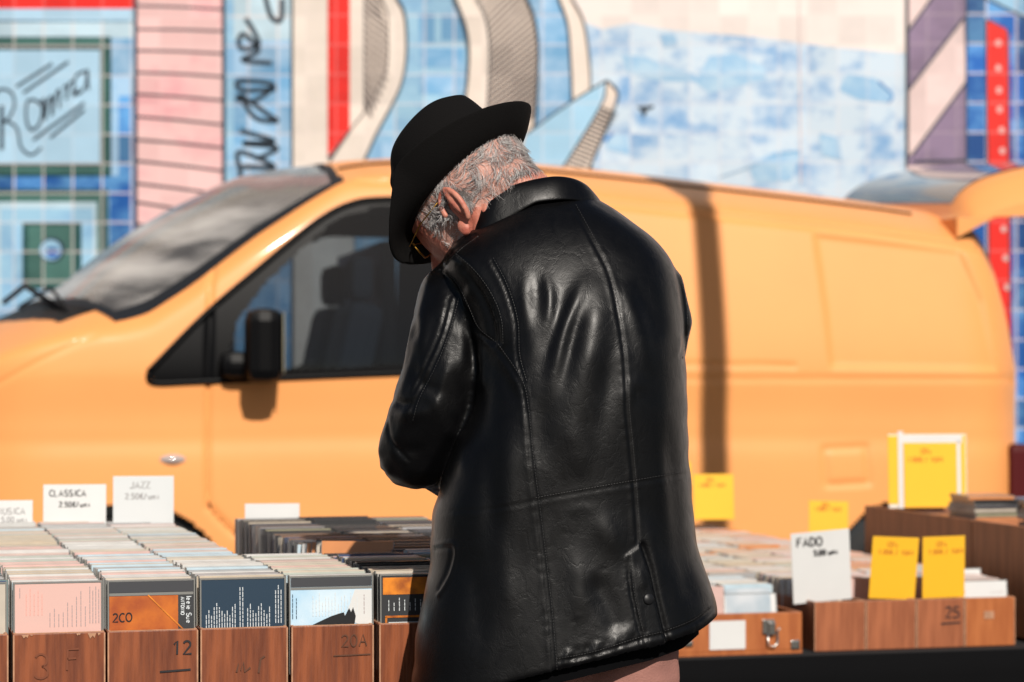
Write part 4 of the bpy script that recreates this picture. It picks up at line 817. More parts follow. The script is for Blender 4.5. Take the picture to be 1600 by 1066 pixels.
B.cone(hp(-.07, 0, .0), .033, Q(850, 345, .035), .055)
# trunk, legs, arms inside the clothes
B.chain([(Q(860, 410, .03), .09), (Q(860, 520, .04), .12), (Q(865, 700, .03), .125), (Q(865, 900, .02), .125), (Q(868, 1020, .01), .12)])
for sx, a, b_ in ((-1, 740, 440), (1, 1000, 440)): B.cone(Q(860, 400, .04), .08, Q(a, b_, .05), .05)
EL, ER = Q(652, 700, .05), Q(1012, 640, .19); WL, WR = Q(775, 775, .40), Q(905, 775, .44)
SL, SR = Q(715, 462, .055), Q(1010, 458, .06)
for s_, u_, e_, w_ in ((SL, Q(686, 580, .05), EL, WL), (SR, Q(1020, 560, .10), ER, WR)): B.chain([(s_, .045), (u_, .040), (e_, .036), (w_, .024)])
HIPZ = .80
FEET = []
for px_, dy in ((785, .06), (965, -.01)):
    hip = Vector(Q(px_, 1000, dy)); kn = Vector((hip.x + (.0 if px_ > 800 else -.01), hip.y + .01, .46)); an = Vector((kn.x, kn.y + .01, .09)); FEET.append(an)
    B.chain([(hip, .085), (kn, .055), (an, .038)]); B.chain([(an, .035), (an + Vector((-.02, .08, -.05)), .03), (an + Vector((-.035, .14, -.06)), .025)])
body = B.mesh(.0042, 5)
# hands: palm, four fingers, thumb
HB = []
def hand(w_, dirv, nrm, side):
    H = Blob(); dirv = Vector(dirv).normalized(); nrm = Vector(nrm); nrm = (nrm - dirv * nrm.dot(dirv)).normalized(); lat = dirv.cross(nrm) * side
    H.chain([(w_ - dirv * .02, .024), (w_ + dirv * .02, .022)])
    kn = [w_ + dirv * (.085 - .006 * abs(k - 1)) + lat * (.030 - .020 * k) for k in range(4)]
    for k in kn: H.cone(w_ + dirv * .015 + (k - w_ - dirv * .08) * .5, .014, k, .0105)
    H.cone(kn[0], .011, kn[3], .010)
    for k, L in zip(kn, (.072, .080, .074, .058)):
        bend = [18, 48, 72]; p = k; r_ = .0092
        for sg, bn in zip((.46, .31, .23), bend):
            dv = dirv * math.cos(R(bn)) - nrm * math.sin(R(bn)); q2 = p + dv * L * sg; H.cone(p, r_, q2, r_ * .92); p = q2; r_ *= .92
    t0 = w_ + dirv * .03 + lat * .026; t1 = t0 + dirv * .032 + lat * .022 - nrm * .012; t2 = t1 + dirv * .028 + lat * .002 - nrm * .014
    H.cone(w_ + dirv * .015 + lat * .01, .015, t0, .014); H.cone(t0, .0125, t1, .0105); H.cone(t1, .0105, t2, .0085)
    return H.mesh(.0022, 3)
hands = [hand(WL, (.25, .75, -.5), (.1, .45, .9), 1), hand(WR, (-.2, .75, -.5), (-.1, .45, .9), -1)]
# ears
def ear(side):
    H = Blob(); n_ = 18
    for i in range(n_):                              # helix rim
        a = R(-45 + 225 * i / (n_ - 1)); b2 = R(-45 + 225 * (i + 1) / (n_ - 1))
        f_ = lambda t: hp(-.006 + .020 * math.cos(t + .9) - .004, side * (.078 + .013 * max(0, -math.cos(t + .9))), -.004 + .030 * math.sin(t + .9))
        H.cone(f_(a), .0048, f_(b2), .0046, 1)
    H.ball(hp(-.013, side * .0742, -.006), (.013, .006, .027), HMr, 2); H.ball(hp(.000, side * .077, -.034), (.010, .006, .013), HMr, 2); H.ball(hp(-.018, side * .083, .002), (.008, .009, .028), HMr, 2)
    return H.mesh(.0016, 3)
ears = [ear(1), ear(-1)]
bm = bmesh.new(); bm.from_mesh(body)
for m_ in hands + ears: bm.from_mesh(m_)
bm.to_mesh(body); bm.free(); body.polygons.foreach_set('use_smooth', [True] * len(body.polygons)); body.materials.clear(); body.materials.append(skin)
scalp = mat('stubbled scalp', (.54, .28, .22), .7, var=.2, vscale=60, bump=.3, bscale=200, col2=(.46, .24, .19)); body.materials.append(scalp)
# neck creases
v = get_np(body); n_ = normals(body); px_ = 800 + FPX * v[:, 0] / v[:, 1]; py_ = HY - FPX * (v[:, 2] - CZ) / v[:, 1]
loc = (v - np.array(HO)) @ np.array(HMr)
dsp = np.zeros(len(v)); fc_ = np.clip(-n_[:, 1] * 2, 0, 1)
for L, wd, a in (([(776, 262), (800, 250), (822, 236)], 3.0, -.0035), ([(772, 290), (785, 272), (812, 256), (838, 250)], 3.2, -.003), ([(748, 300), (751, 330), (752, 352)], 2.5, -.0035), ([(738, 345), (735, 372)], 2.2, -.003), ([(800, 290), (820, 275), (845, 266)], 5, -.0018), ([(762, 300), (766, 345)], 3, -.002), ([(780, 245), (800, 236), (818, 226)], 6, .003), ([(785, 268), (806, 260), (832, 246)], 5, .003)):
    d, _, _ = seg_dist(px_, py_, interp_curve(L, 12)); dsp += a * np.exp(-(d / wd) ** 2)
v += n_ * (dsp * fc_ * (px_ > 700))[:, None]; set_np(body, v)
hm = (loc[:, 2] > -.045 + .35 * np.clip(loc[:, 0], -.1, 0) * -1 * 0) & (loc[:, 0] < .055)
def hair_mask(l_):                                   # local head coordinates -> where hair grows
    f, y, u = l_[..., 0], np.abs(l_[..., 1]), l_[..., 2]
    low = np.interp(f, [-.12, -.06, -.03, -.012, .004, .02, .04, .06], [-.020, -.030, -.022, .012, .02, -.05, -.062, .0])
    return (u > low) & (f < .055) & (u < .09)
fi = np.array([p.vertices[0] for p in body.polygons]); fm = hair_mask(loc[fi]) & (np.linalg.norm(loc[fi], axis=1) < .14) & (np.abs(loc[fi, 1]) < .0775)
body.polygons.foreach_set('material_index', fm.astype(int))
mp(body, 'body')
# --- hair: several thousand short curly strands
hairs = [mat('hair ' + n_, c, .5, spec=.4) for n_, c in (('silver', (.50, .47, .46)), ('grey', (.27, .245, .245)), ('white', (.72, .70, .68)), ('iron', (.10, .09, .095)))]
hv = get_np(body); hn = normals(body)
cand = np.nonzero(fm)[0]; hb_ = MB(); polys = body.polygons
ctr = np.array([polys[i].center for i in cand]); nrm_ = np.array([polys[i].normal for i in cand]); lc = (ctr - np.array(HO)) @ np.array(HMr)
A_ = np.array(HMr)
for _ in range(11000):
    k = random.randrange(len(cand)); c_ = Vector(ctr[k]) + Vector((random.gauss(0, .001), random.gauss(0, .001), random.gauss(0, .001))); nn_ = Vector(nrm_[k]); f, y, u = lc[k]
    if u > .075: continue
    if random.random() < .6 and mnoise.noise(Vector((f * 30, y * 30, u * 30 + 5))) > .1: continue          # thin on the crown
    nape = u < -.02 and f < -.02
    if nape and random.random() < .5: continue
    comb = HMr @ Vector((-.5 - 1.0 * (f > .0), .3 * math.sin(60 * f + 90 * u), -.75)); comb = (comb - nn_ * comb.dot(nn_)).normalized(); sd_ = nn_.cross(comb)
    side_b = f > .012 and u < .0
    Ln = random.uniform(.016, .027) if not nape else random.uniform(.007, .014)
    if side_b: Ln = random.uniform(.007, .012)
    ph = 3.6 * mnoise.noise(Vector((f * 34, y * 34, u * 34))) + random.gauss(0, .15); cu = random.uniform(.8, 1.6); pts = []; p = c_ - nn_ * .001
    for i in range(6):
        pts.append(p.copy()); t = i / 5
        an = .55 * ph + cu * t * 1.0 * (1 if ph > 0 else -1)
        p = p + (comb * math.cos(an) + sd_ * math.sin(an) + nn_ * (.42 - .80 * t)).normalized() * Ln / 5
    r0 = random.uniform(.00016, .00034)
    tone = random.random(); dark = u < -.005 and f < -.02
    mm = hairs[2] if (side_b and tone < .8) else hairs[3] if tone < (.22 if dark else .05) else hairs[1] if tone < .30 else hairs[0] if tone < .72 else hairs[2]
    hb_.tube(pts, [r0, r0, r0 * .95, r0 * .85, r0 * .7, r0 * .3], mm, 3, False)
mp(hb_.mesh('hair'), 'hair')
# --- hat
felt = mat('black felt', (.0045, .004, .004), .95, bump=.3, bscale=500, spec=.15); bandm = mat('hat band', (.0025, .0025, .003), .6, spec=.3)
hat = link('hat', None); hat.name = 'hat'; hat.parent = man; hat.matrix_parent_inverse = Matrix.Translation(man.location).inverted()
bpy.data.objects.remove(hat)
HC_ = Matrix.Translation(hp(-.006, 0, .043)) @ HMr.to_4x4() @ Matrix.Scale(.965, 4) @ Matrix.Rotation(R(0), 4, 'Y')
c = MB(); nA = 72; G = []
def hatring(fl, wl, u, df=0, curl=0):
    r_ = []
    for j in range(nA):
        a = 2 * math.pi * j / nA; x, y = fl * math.cos(a), wl * math.sin(a); z = u
        r_.append(HC_ @ Vector((x + df, y, z + curl * 1)))
    return r_
def brim_z(a, t):                                    # rolled at the sides and back, snapped down in front
    return t * t * (.044 * math.sin(a) ** 2 * (1 - 1.3 * max(0, math.cos(a))) + .020 * max(0, -math.cos(a)) ** 2 - .030 * max(0, math.cos(a)) ** 1.2)
for t in np.linspace(0, 1, 9):
    BX = lambda a: 1 + .10 * math.exp(-((abs((a + math.pi) % (2 * math.pi) - math.pi) - R(42)) / R(26)) ** 2)
    G.append([HC_ @ Vector(((.103 + (.052 if math.cos(2 * math.pi * j / nA) < 0 else .036) * t) * (1 + (BX(2 * math.pi * j / nA) - 1) * t) * math.cos(2 * math.pi * j / nA), (.083 + .050 * t) * (1 + (BX(2 * math.pi * j / nA) - 1) * t) * math.sin(2 * math.pi * j / nA), brim_z(2 * math.pi * j / nA, t) - .004)) for j in range(nA)])
G.append([HC_ @ Vector(((.1575 if math.cos(2 * math.pi * j / nA) < 0 else .1415) * BX(2 * math.pi * j / nA) * math.cos(2 * math.pi * j / nA), .1355 * BX(2 * math.pi * j / nA) * math.sin(2 * math.pi * j / nA), brim_z(2 * math.pi * j / nA, 1) - .001)) for j in range(nA)])
for t in np.linspace(1, 0, 9):
    G.append([HC_ @ Vector(((.1035 + (.052 if math.cos(2 * math.pi * j / nA) < 0 else .036) * t) * (1 + (BX(2 * math.pi * j / nA) - 1) * t) * math.cos(2 * math.pi * j / nA), (.0835 + .050 * t) * (1 + (BX(2 * math.pi * j / nA) - 1) * t) * math.sin(2 * math.pi * j / nA), brim_z(2 * math.pi * j / nA, t) + .0005)) for j in range(nA)])
crown = [(.1035, .0835, .001), (.1022, .082, .02), (.100, .080, .045), (.096, .076, .070), (.090, .070, .088), (.080, .061, .098), (.066, .049, .101), (.045, .033, .097), (.022, .014, .092), (.002, .001, .090)]
crown = [(a_, b_, c_ * 1.08) for a_, b_, c_ in crown]; cr = interp_curve(crown, 36)
for fl, wl, u in cr:
    r_ = []
    for j in range(nA):
        a = 2 * math.pi * j / nA; x, y = fl * math.cos(a), wl * math.sin(a)
        pinch = .016 * math.exp(-((x - .07) / .035) ** 2 - ((abs(y) - .05) / .03) ** 2) * min(1, u / .07); y -= math.copysign(pinch, y)
        z = u + .008 * (-x / .1) * (u / .1) - .014 * math.exp(-(y / .026) ** 2) * max(0, (u - .092) / .016) * (1 if u > .092 else 0)
        r_.append(HC_ @ Vector((x, y, z)))
    G.append(r_)
c.grid(G, felt, True, True); hat = mp(c.mesh('hat'), 'hat')
sub = hat.modifiers.new('s', 'SUBSURF'); sub.levels = sub.render_levels = 1
c = MB(); c.grid([[HC_ @ Vector(((.1042 - .00115 * k) * math.cos(2 * math.pi * j / nA), (.0842 - .00115 * k) * math.sin(2 * math.pi * j / nA), .0035 + .0085 * k)) for j in range(nA)] for k in range(4)], bandm, True, True)
o = link('hat_band', c.mesh('hat_band')); o.parent = hat
# --- spectacles: a gold wire temple shows under the brim
gold = mat('gold wire', (.5, .27, .05), .35, metal=1); c = MB()
for s_ in (1, -1):
    c.tube([hp(.0, s_ * .078, .022), hp(.05, s_ * .079, .020), hp(.092, s_ * .066, .016)], .0009, gold)
    c.tube([hp(.103 - .010 * abs(math.cos(a)), s_ * (.030 + .022 * math.cos(a)), .014 + .013 * math.sin(a)) for a in np.linspace(0, 2 * math.pi, 25)], .0012, gold, 6, False)
c.tube([hp(.100, -.009, .014), hp(.104, 0, .017), hp(.100, .009, .014)], .0012, gold); mp(c.mesh('glasses'), 'glasses')
# eyes
c = MB(); ew = mat('eye', (.75, .72, .68), .2)
for s_ in (1, -1): c.lathe([(0, -.012), (.008, -.009), (.012, 0), (.008, .009), (0, .012)], ew, Matrix.Translation(hp(.074, s_ * .031, .014)), 12); mp(c.mesh('eye'), 'eye'); c = MB()
# --- trousers, shoes
tr_m = mat('dusty rose cotton', (.34, .155, .125), .85, bump=.3, bscale=300, var=.15, vscale=12)
T_ = Blob()
T_.chain([(Q(868, 960, .0), .118), (Q(868, 1010, .0), .118)])
for (px2, dy), an in zip(((785, .06), (965, -.01)), FEET):
    hip = Vector(Q(px2, 1015, dy - .01)); T_.chain([(hip, .092), (Vector((an.x, an.y - .012, .50)), .082), (Vector((an.x, an.y - .006, .30)), .074), (Vector((an.x, an.y, .13)), .072)])
tr = T_.mesh(.005, 6); v = get_np(tr); n_ = normals(tr)
for i in range(len(v)): v[i] += n_[i] * (.006 * mnoise.noise(Vector((v[i][0] * 8, v[i][1] * 8, v[i][2] * 9))) + .003 * mnoise.noise(Vector((v[i][0] * 30, v[i][1] * 30, v[i][2] * 50))))
set_np(tr, v); tr.materials.clear(); tr.materials.append(tr_m); mp(tr, 'trousers')
shoe_m = mat('shoe leather', (.03, .015, .01), .4)
for an in FEET:
    S_ = Blob(); S_.chain([(Vector((an.x, an.y - .03, .045)), .042), (Vector((an.x - .012, an.y + .06, .042)), .040), (Vector((an.x - .03, an.y + .17, .036)), .034)]); S_.cone(Vector((an.x, an.y, .09)), .045, Vector((an.x, an.y - .01, .05)), .042)
    s2 = S_.mesh(.004, 4); v = get_np(s2); v[:, 2] = np.maximum(v[:, 2], .0005); set_np(s2, v); s2.materials.clear(); s2.materials.append(shoe_m); mp(s2, 'shoe')
# --- jacket
def hem(x): return np.interp(x, [600, 645, 870, 1040, 1090, 1122], [1112, 1106, 1050, 1008, 990, 962])
rows_ = np.array([  # y, left, right, depth of centre, half depth
 (290, 826, 900, .075, .060), (304, 804, 920, .072, .072), (318, 788, 942, .068, .088), (332, 768, 968, .064, .100), (348, 748, 992, .060, .112), (366, 722, 1016, .056, .121), (388, 700, 1036, .052, .130), (415, 688, 1052, .048, .138), (450, 712, 1062, .044, .147),
 (500, 730, 1068, .040, .157), (560, 742, 1071, .036, .165), (640, 734, 1074, .030, .168), (720, 702, 1077, .024, .165), (800, 676, 1083, .016, .160), (880, 672, 1094, .008, .157), (940, 655, 1108, .000, .155), (1000, 646, 1117, -.006, .155), (1065, 643, 1122, -.010, .157)])
yy = np.linspace(290, 1065, 300); prm = np.stack([np.interp(yy, rows_[:, 0], rows_[:, k]) for k in range(1, 5)], 1)
for k in range(4): prm[:, k] = np.convolve(np.pad(prm[:, k], 8, mode='edge'), np.hanning(19)[1:-1] / np.hanning(19).sum(), 'valid')
nJ = 200; ring = []
for y, (xl, xr, dc, hd) in zip(yy, prm):
    r_ = []
    for j in range(nJ):
        a = 2 * math.pi * j / nJ; e = 2.75; ca, sa = math.cos(a), math.sin(a); rr_ = (abs(ca) ** e + abs(sa) ** e) ** (-1 / e); x = (xl + xr) / 2 + (xr - xl) / 2 * ca * rr_; dd = dc + hd * sa * rr_
        dd += .10 * hd * (x - 930) / 230 * (1 if sa < 0 else 0)      # back turned a little to the right
        y2 = y if y < 850 else 850 + (y - 850) * (hem(x) - 850) / 215
        r_.append(P(x, y2, DM + dd))
    ring.append(r_)
J = bmesh.new()
vs = [[J.verts.new(p) for p in r_] for r_ in ring]
for i in range(len(ring) - 1):
    for j in range(nJ): J.faces.new((vs[i][j], vs[i][(j + 1) % nJ], vs[i + 1][(j + 1) % nJ], vs[i + 1][j]))
J.faces.new(vs[0][::-1]); J.faces.new(vs[-1]); bmesh.ops.recalc_face_normals(J, faces=J.faces[:])
BJ = Blob(); tmp = bpy.data.meshes.new('t'); J.to_mesh(tmp); J.free(); BJ.bm.from_mesh(tmp)
r1 = PXM
BJ.chain([(Q(742, 425, .06), 44 * r1), (Q(712, 470, .045), 64 * r1), (Q(706, 522, .025), 71 * r1), (Q(700, 580, .015), 73 * r1), (Q(681, 640, .015), 73 * r1), (Q(650, 704, .03), 63 * r1)])
BJ.ball(Q(664, 710, .05), (54 * r1, 60 * r1, 55 * r1))
BJ.chain([(EL + Vector((.005, .02, 0)), 57 * r1), (EL.lerp(WL, .5), .046), (EL.lerp(WL, .93), .037)])
BJ.chain([(Q(990, 420, .06), 44 * r1), (Q(1020, 455, .06), 52 * r1), (Q(1027, 505, .06), 57 * r1), (Q(1020, 560, .10), 54 * r1), (ER, .050), (ER.lerp(WR, .5), .045), (ER.lerp(WR, .93), .037)])
jk = BJ.mesh(.0030, 6)
v = get_np(jk); px_ = 800 + FPX * v[:, 0] / v[:, 1]; py_ = HY - FPX * (v[:, 2] - CZ) / v[:, 1]
jd = v[:, 1] - DM
crease = np.exp(-(seg_dist(px_, py_, interp_curve([(659, 420), (711, 446), (743, 510), (775, 545), (765, 640)], 20))[0] / 60) ** 2)
laplace(jk, 22, .5, np.clip(crease, .15, 1))
v = get_np(jk); n_ = normals(jk)
if (n_[np.argmin(v[:, 1])][1]) > 0: n_ = -n_
px_ = 800 + FPX * v[:, 0] / v[:, 1]; py_ = HY - FPX * (v[:, 2] - CZ) / v[:, 1]; back = np.clip((-n_[:, 1] - .02) * 3.5, 0, 1)
dsp = np.zeros(len(v))
def fold(L, wd, h, taper=(.42, .42), both=False):    # rounded ridge (h > 0) or valley (h < 0), width in mm of the photo plane
    global dsp
    d, pos, sg = seg_dist(px_, py_, interp_curve(L, max(10, 5 * len(L))) if len(L) > 2 else L)
    env = np.clip(pos / max(taper[0], 1e-3), 0, 1) * np.clip((1 - pos) / max(taper[1], 1e-3), 0, 1); env = env * env * (3 - 2 * env)
    dsp += .72 * h / 1000 * env * np.exp(-(d / (wd * 1.15)) ** 2) * (np.clip((.16 - jd) * 20, 0, 1) if both else back)
def seam(L, amp=1, stitch=True):             # sewn seam: pressed line with a puffed lip and a line of stitches
    global dsp
    L2 = interp_curve(L, 8 * len(L)); d, pos, sg = seg_dist(px_, py_, L2); e = np.clip(np.minimum(pos, 1 - pos) / .01, 0, 1)
    s_ = d * sg; pk = .75 + .25 * np.sin(pos * 130 + np.sin(pos * 37) * 2)
    dsp += back * e * amp * .75 * (-.0018 * np.exp(-(d / 2.4) ** 2) + .0010 * np.exp(-((s_ - 6) / 4.2) ** 2) * pk + .0006 * np.exp(-((s_ + 6) / 3.6) ** 2) * pk)
    if stitch: STI.append((L2, 7))
STI = []
# seams
seam([(896, 322), (925, 375), (951, 427), (966, 495), (976, 562), (979, 637), (985, 700), (991, 769), (996, 850)])
seam([(838, 782), (910, 769), (985, 756), (1078, 740)], .35); seam([(690, 800), (772, 795), (838, 783)], .3, stitch=False)
seam([(775, 540), (812, 596), (822, 640), (829, 712), (841, 806), (851, 887), (859, 960), (867, 1054)])
seam([(655, 418), (689, 427), (711, 446), (730, 484), (745, 515), (775, 540)])
seam([(700, 392), (737, 424), (764, 461), (779, 499), (782, 540)]); seam([(767, 405), (790, 450), (805, 502), (808, 555), (820, 600)])
seam([(745, 366), (720, 384), (700, 404), (688, 425)]); seam([(713, 465), (696, 525), (674, 577), (651, 622), (640, 660)]); seam([(703, 462), (688, 520), (666, 570), (644, 618)], stitch=False)
seam([(605, 650), (612, 690), (640, 722)], stitch=False); seam([(1052, 410), (1066, 460), (1070, 520), (1062, 560)])
seam([(870, 1034), (930, 1022), (1000, 1000), (1040, 990), (1085, 972), (1114, 950)]); 
# deep pleat behind the shoulder
fold([(700, 388), (737, 420), (766, 461), (783, 505), (786, 560)], 11, 4.5, (.1, .3)); fold([(712, 405), (738, 436), (757, 470), (770, 510), (772, 545)], 6, -7, (.15, .1))
fold([(782, 545), (800, 580), (822, 625)], 9, 2); fold([(768, 560), (790, 600), (812, 640)], 9, -3)
# back folds that catch the sun
fold([(826, 405), (819, 445), (822, 500), (832, 570)], 9, 2.8, (.4, .6)); fold([(842, 415), (840, 470), (838, 520)], 10, -2.8, (.4, .5)); fold([(846, 412), (857, 450), (859, 485), (852, 540)], 8, 3.4, (.4, .5))
fold([(880, 420), (876, 480), (858, 540), (835, 620)], 14, -4, (.4, .4)); fold([(926, 415), (904, 460), (884, 510), (868, 570), (856, 650)], 11, 6.0, (.3, .6)); fold([(918, 460), (902, 500), (888, 560), (872, 630)], 10, -4.0, (.4, .5))
fold([(936, 415), (932, 480), (924, 540), (905, 620), (888, 740)], 22, 8, (.3, .6)); fold([(955, 500), (950, 590), (940, 720)], 15, -4, (.4, .4)); fold([(966, 430), (985, 480), (1005, 540), (1015, 600)], 12, 4.5, (.3, .4)); fold([(990, 430), (1015, 480), (1032, 540)], 12, -4.5, (.3, .4))
fold([(1010, 620), (990, 600), (970, 640)], 12, 2.5); fold([(850, 600), (845, 680), (850, 740)], 16, -4); fold([(880, 640), (900, 700), (905, 760)], 18, 3.5); fold([(1040, 640), (1050, 720), (1062, 840), (1085, 950)], 14, -4, (.3, .1)); fold([(1015, 600), (1030, 740), (1040, 880)], 22, 4)
fold([(720, 560), (740, 640), (735, 740)], 18, -5); fold([(790, 640), (795, 740), (800, 860)], 18, 4); fold([(760, 620), (765, 740), (770, 900)], 14, -4)
fold([(780, 800), (790, 900), (800, 1000)], 16, 3); fold([(730, 850), (745, 940), (750, 1040)], 16, -4)
# lower panel
fold([(905, 800), (935, 815), (955, 845), (964, 890)], 18, 4.5, (.5, .5)); fold([(918, 895), (940, 925), (958, 965), (966, 1000)], 16, -5, (.3, .25)); fold([(880, 840), (900, 880), (905, 930), (890, 990)], 18, 4); fold([(950, 992), (975, 988), (998, 980)], 8, 2, (.5, .4)); fold([(875, 805), (905, 795), (945, 797)], 8, 1.2, (.5, .5))
fold([(1000, 790), (1018, 850), (1035, 930)], 12, 4)
for k in range(9): fold([(880 + 15 * k, 1042 - 4 * k), (884 + 15 * k + 6, 1012 - 4 * k)], 4, random.uniform(-2.4, 2.6), (.3, .3))
for k in range(34):
    x, y = random.uniform(870, 1010), random.uniform(800, 1015); fold([(x, y), (x + random.uniform(-20, 20), y + random.uniform(-8, 16))], random.uniform(2, 4), random.uniform(-.6, .6), (.3, .3))
# vent placket and button
pl = [(978, 868), (1000, 852), (1013, 892), (1025, 946), (1041, 1012), (1010, 1020), (1003, 998), (990, 930)]
ins = in_poly(px_, py_, pl); d, _, _ = seg_dist(px_, py_, pl + [pl[0]]); dsp += back * np.clip(.5 + np.where(ins, d, -d) / 4, 0, 1) * .0022
seam([(982, 868), (986, 920), (995, 965), (1004, 998)]); dr, pos, sg = seg_dist(px_, py_, [(1001, 856), (1013, 892), (1026, 946), (1042, 1012)]); dsp += back * np.where(sg * dr > 0, 0, 0) - back * .0045 * np.exp(-((dr - 4) / 4) ** 2) * (px_ > np.interp(py_, [856, 892, 946, 1012], [1001, 1013, 1026, 1042]))
fold([(992, 880), (1002, 905), (1000, 930)], 7, 2.5)
# sleeve wrinkles
for L, w_, h in (([(668, 470), (660, 520), (650, 560)], 10, 3.5), ([(738, 440), (726, 480), (722, 520)], 7, 3.5), ([(712, 500), (722, 540), (716, 590)], 9, 3), ([(735, 520), (740, 560), (745, 600)], 6, -5), ([(748, 530), (756, 570), (752, 620)], 6, 4.5), ([(640, 560), (660, 600), (700, 620)], 9, -3.5), ([(612, 640), (640, 650), (680, 640)], 10, 3),
                 ([(608, 620), (630, 632), (650, 628)], 6, -4), ([(600, 690), (630, 705), (670, 700)], 9, -3.5), ([(592, 715), (612, 742), (645, 752)], 8, 3.5), ([(596, 730), (600, 745), (612, 756)], 4, -4), ([(700, 660), (720, 700), (720, 750)], 10, 3), ([(640, 480), (648, 510), (644, 540)], 6, -3), ([(652, 600), (690, 640), (700, 690)], 11, 3)):
    fold(L, w_, h, (.3, .3), True)
# pocket flap on the hidden left side
fold([(674, 853), (711, 852), (706, 895), (682, 936)], 3, 2.5, (.05, .05)); fold([(676, 858), (705, 858), (700, 892), (684, 925)], 3, -2, (.05, .05))
vf = v.astype(float)
low = np.array([mnoise.noise(Vector((p[0] * 7, p[1] * 7, p[2] * 5))) for p in vf]); hi_ = np.array([mnoise.noise(Vector((p[0] * 26 + 9, p[1] * 26, p[2] * 17))) for p in vf])
dsp += .0011 * low + .0004 * hi_
side_y = np.clip(1 - back, 0, 1); dsp += .003 * side_y * np.array([mnoise.noise(Vector((p[0] * 6, p[1] * 6, p[2] * 32))) for p in vf])
v = v + n_ * dsp[:, None]; set_np(jk, v)
# open the hem and the neck: drop the caps of the closed shape
yb = HY - FPX * (v[:, 2] - CZ) / v[:, 1]; hx = hem(800 + FPX * v[:, 0] / v[:, 1])
keep = ~((yb > hx - 4) & (n_[:, 2] < -.75) & (jd_ if False else True) & (v[:, 2] < .82)); crop_mesh(jk, keep)
def leather():
    m = bpy.data.materials.new('black leather'); m.use_nodes = True; n = m.node_tree.nodes; l = m.node_tree.links; p = n['Principled BSDF']
    p.inputs['Base Color'].default_value = (.0022, .0022, .0026, 1); p.inputs['Specular IOR Level'].default_value = .22
    tc = n.new('ShaderNodeTexCoord'); mp_ = n.new('ShaderNodeMapping'); l.new(tc.outputs['Object'], mp_.inputs[0]); mp_.inputs['Scale'].default_value = (1, 1, .7)
    a = n.new('ShaderNodeTexNoise'); a.inputs['Scale'].default_value = 45; a.inputs['Detail'].default_value = 8; a.inputs['Roughness'].default_value = .62; a.inputs['Distortion'].default_value = .8
    b = n.new('ShaderNodeTexVoronoi'); b.inputs['Scale'].default_value = 620; b.feature = 'F1'
    for t in (a, b): l.new(mp_.outputs[0], t.inputs[0])
    b1 = n.new('ShaderNodeBump'); b1.inputs['Strength'].default_value = .07; b1.inputs['Distance'].default_value = .004; l.new(a.outputs[0], b1.inputs['Height'])
    b2 = n.new('ShaderNodeBump'); b2.inputs['Strength'].default_value = .07; b2.inputs['Distance'].default_value = .0008; l.new(b.outputs['Distance'], b2.inputs['Height'])
    cv = n.new('ShaderNodeTexVoronoi'); cv.feature = 'DISTANCE_TO_EDGE'; cv.inputs['Scale'].default_value = 30; dn = n.new('ShaderNodeVectorMath'); dn.operation = 'MULTIPLY_ADD'; l.new(a.outputs['Color'], dn.inputs[0]); dn.inputs[1].default_value = (.05, .05, .05); l.new(mp_.outputs[0], dn.inputs[2]); l.new(dn.outputs[0], cv.inputs['Vector'])
    cr_ = n.new('ShaderNodeMapRange'); cr_.inputs['From Max'].default_value = .10; l.new(cv.outputs['Distance'], cr_.inputs[0]); b3 = n.new('ShaderNodeBump'); b3.inputs['Strength'].default_value = .11; b3.inputs['Distance'].default_value = .0012; l.new(cr_.outputs[0], b3.inputs['Height']); l.new(b1.outputs[0], b3.inputs['Normal']); l.new(b3.outputs[0], b2.inputs['Normal']); l.new(b2.outputs[0], p.inputs['Normal'])
    r_ = n.new('ShaderNodeMapRange'); r_.inputs['From Min'].default_value = .3; r_.inputs['From Max'].default_value = .7; r_.inputs['To Min'].default_value = .31; r_.inputs['To Max'].default_value = .42; l.new(a.outputs[0], r_.inputs[0]); l.new(r_.outputs[0], p.inputs['Roughness'])
    return m
lea = leather(); jk.materials.clear(); jk.materials.append(lea); jk.polygons.foreach_set('use_smooth', [True] * len(jk.polygons)); jacket = mp(jk, 'jacket')
# stitches: short thread lengths lying on the leather
from mathutils.bvhtree import BVHTree
bm = bmesh.new(); bm.from_mesh(jk); bvh = BVHTree.FromBMesh(bm); bm.free(); th_m = mat('thread', (.035, .034, .034), .5); c = MB(); EYE = Vector((0, 0, CZ))
def cast(x, y):
    dv = Vector(((x - 800) / FPX, 1, (HY - y) / FPX)).normalized(); h, n2, *_ = bvh.ray_cast(EYE, dv)
    return h, n2
for L2, off in STI:
    seg = np.diff(L2, axis=0); ln = np.r_[0, np.cumsum(np.hypot(*seg.T))]; s_ = 0
    while s_ < ln[-1] - 3.4:
        pq = []
        for q_ in (s_, s_ + 1.3, s_ + 2.6):
            x = np.interp(q_, ln, L2[:, 0]); y = np.interp(q_, ln, L2[:, 1]); i = min(np.searchsorted(ln, q_), len(seg)) - 1; t = seg[max(i, 0)]; t = t / np.hypot(*t); h, n2 = cast(x - t[1] * -off * .62, y + t[0] * -off * .62)
            if h is None: break
            pq.append(h + (n2 if n2.y < 0 else -n2) * .0003)
        if len(pq) == 3 and (pq[0] - pq[2]).length < .006: c.tube(pq, .00042, th_m, 4, False)
        s_ += 4.4
st_me = c.mesh('st'); bm = bmesh.new(); bm.from_mesh(jk); nf = len(bm.faces); bm.from_mesh(st_me); bm.faces.ensure_lookup_table()
for f_ in bm.faces[nf:]: f_.material_index = 1
bm.to_mesh(jk); bm.free(); jk.materials.append(th_m)
h, n2 = cast(1013, 936)
if n2.y > 0: n2 = -n2
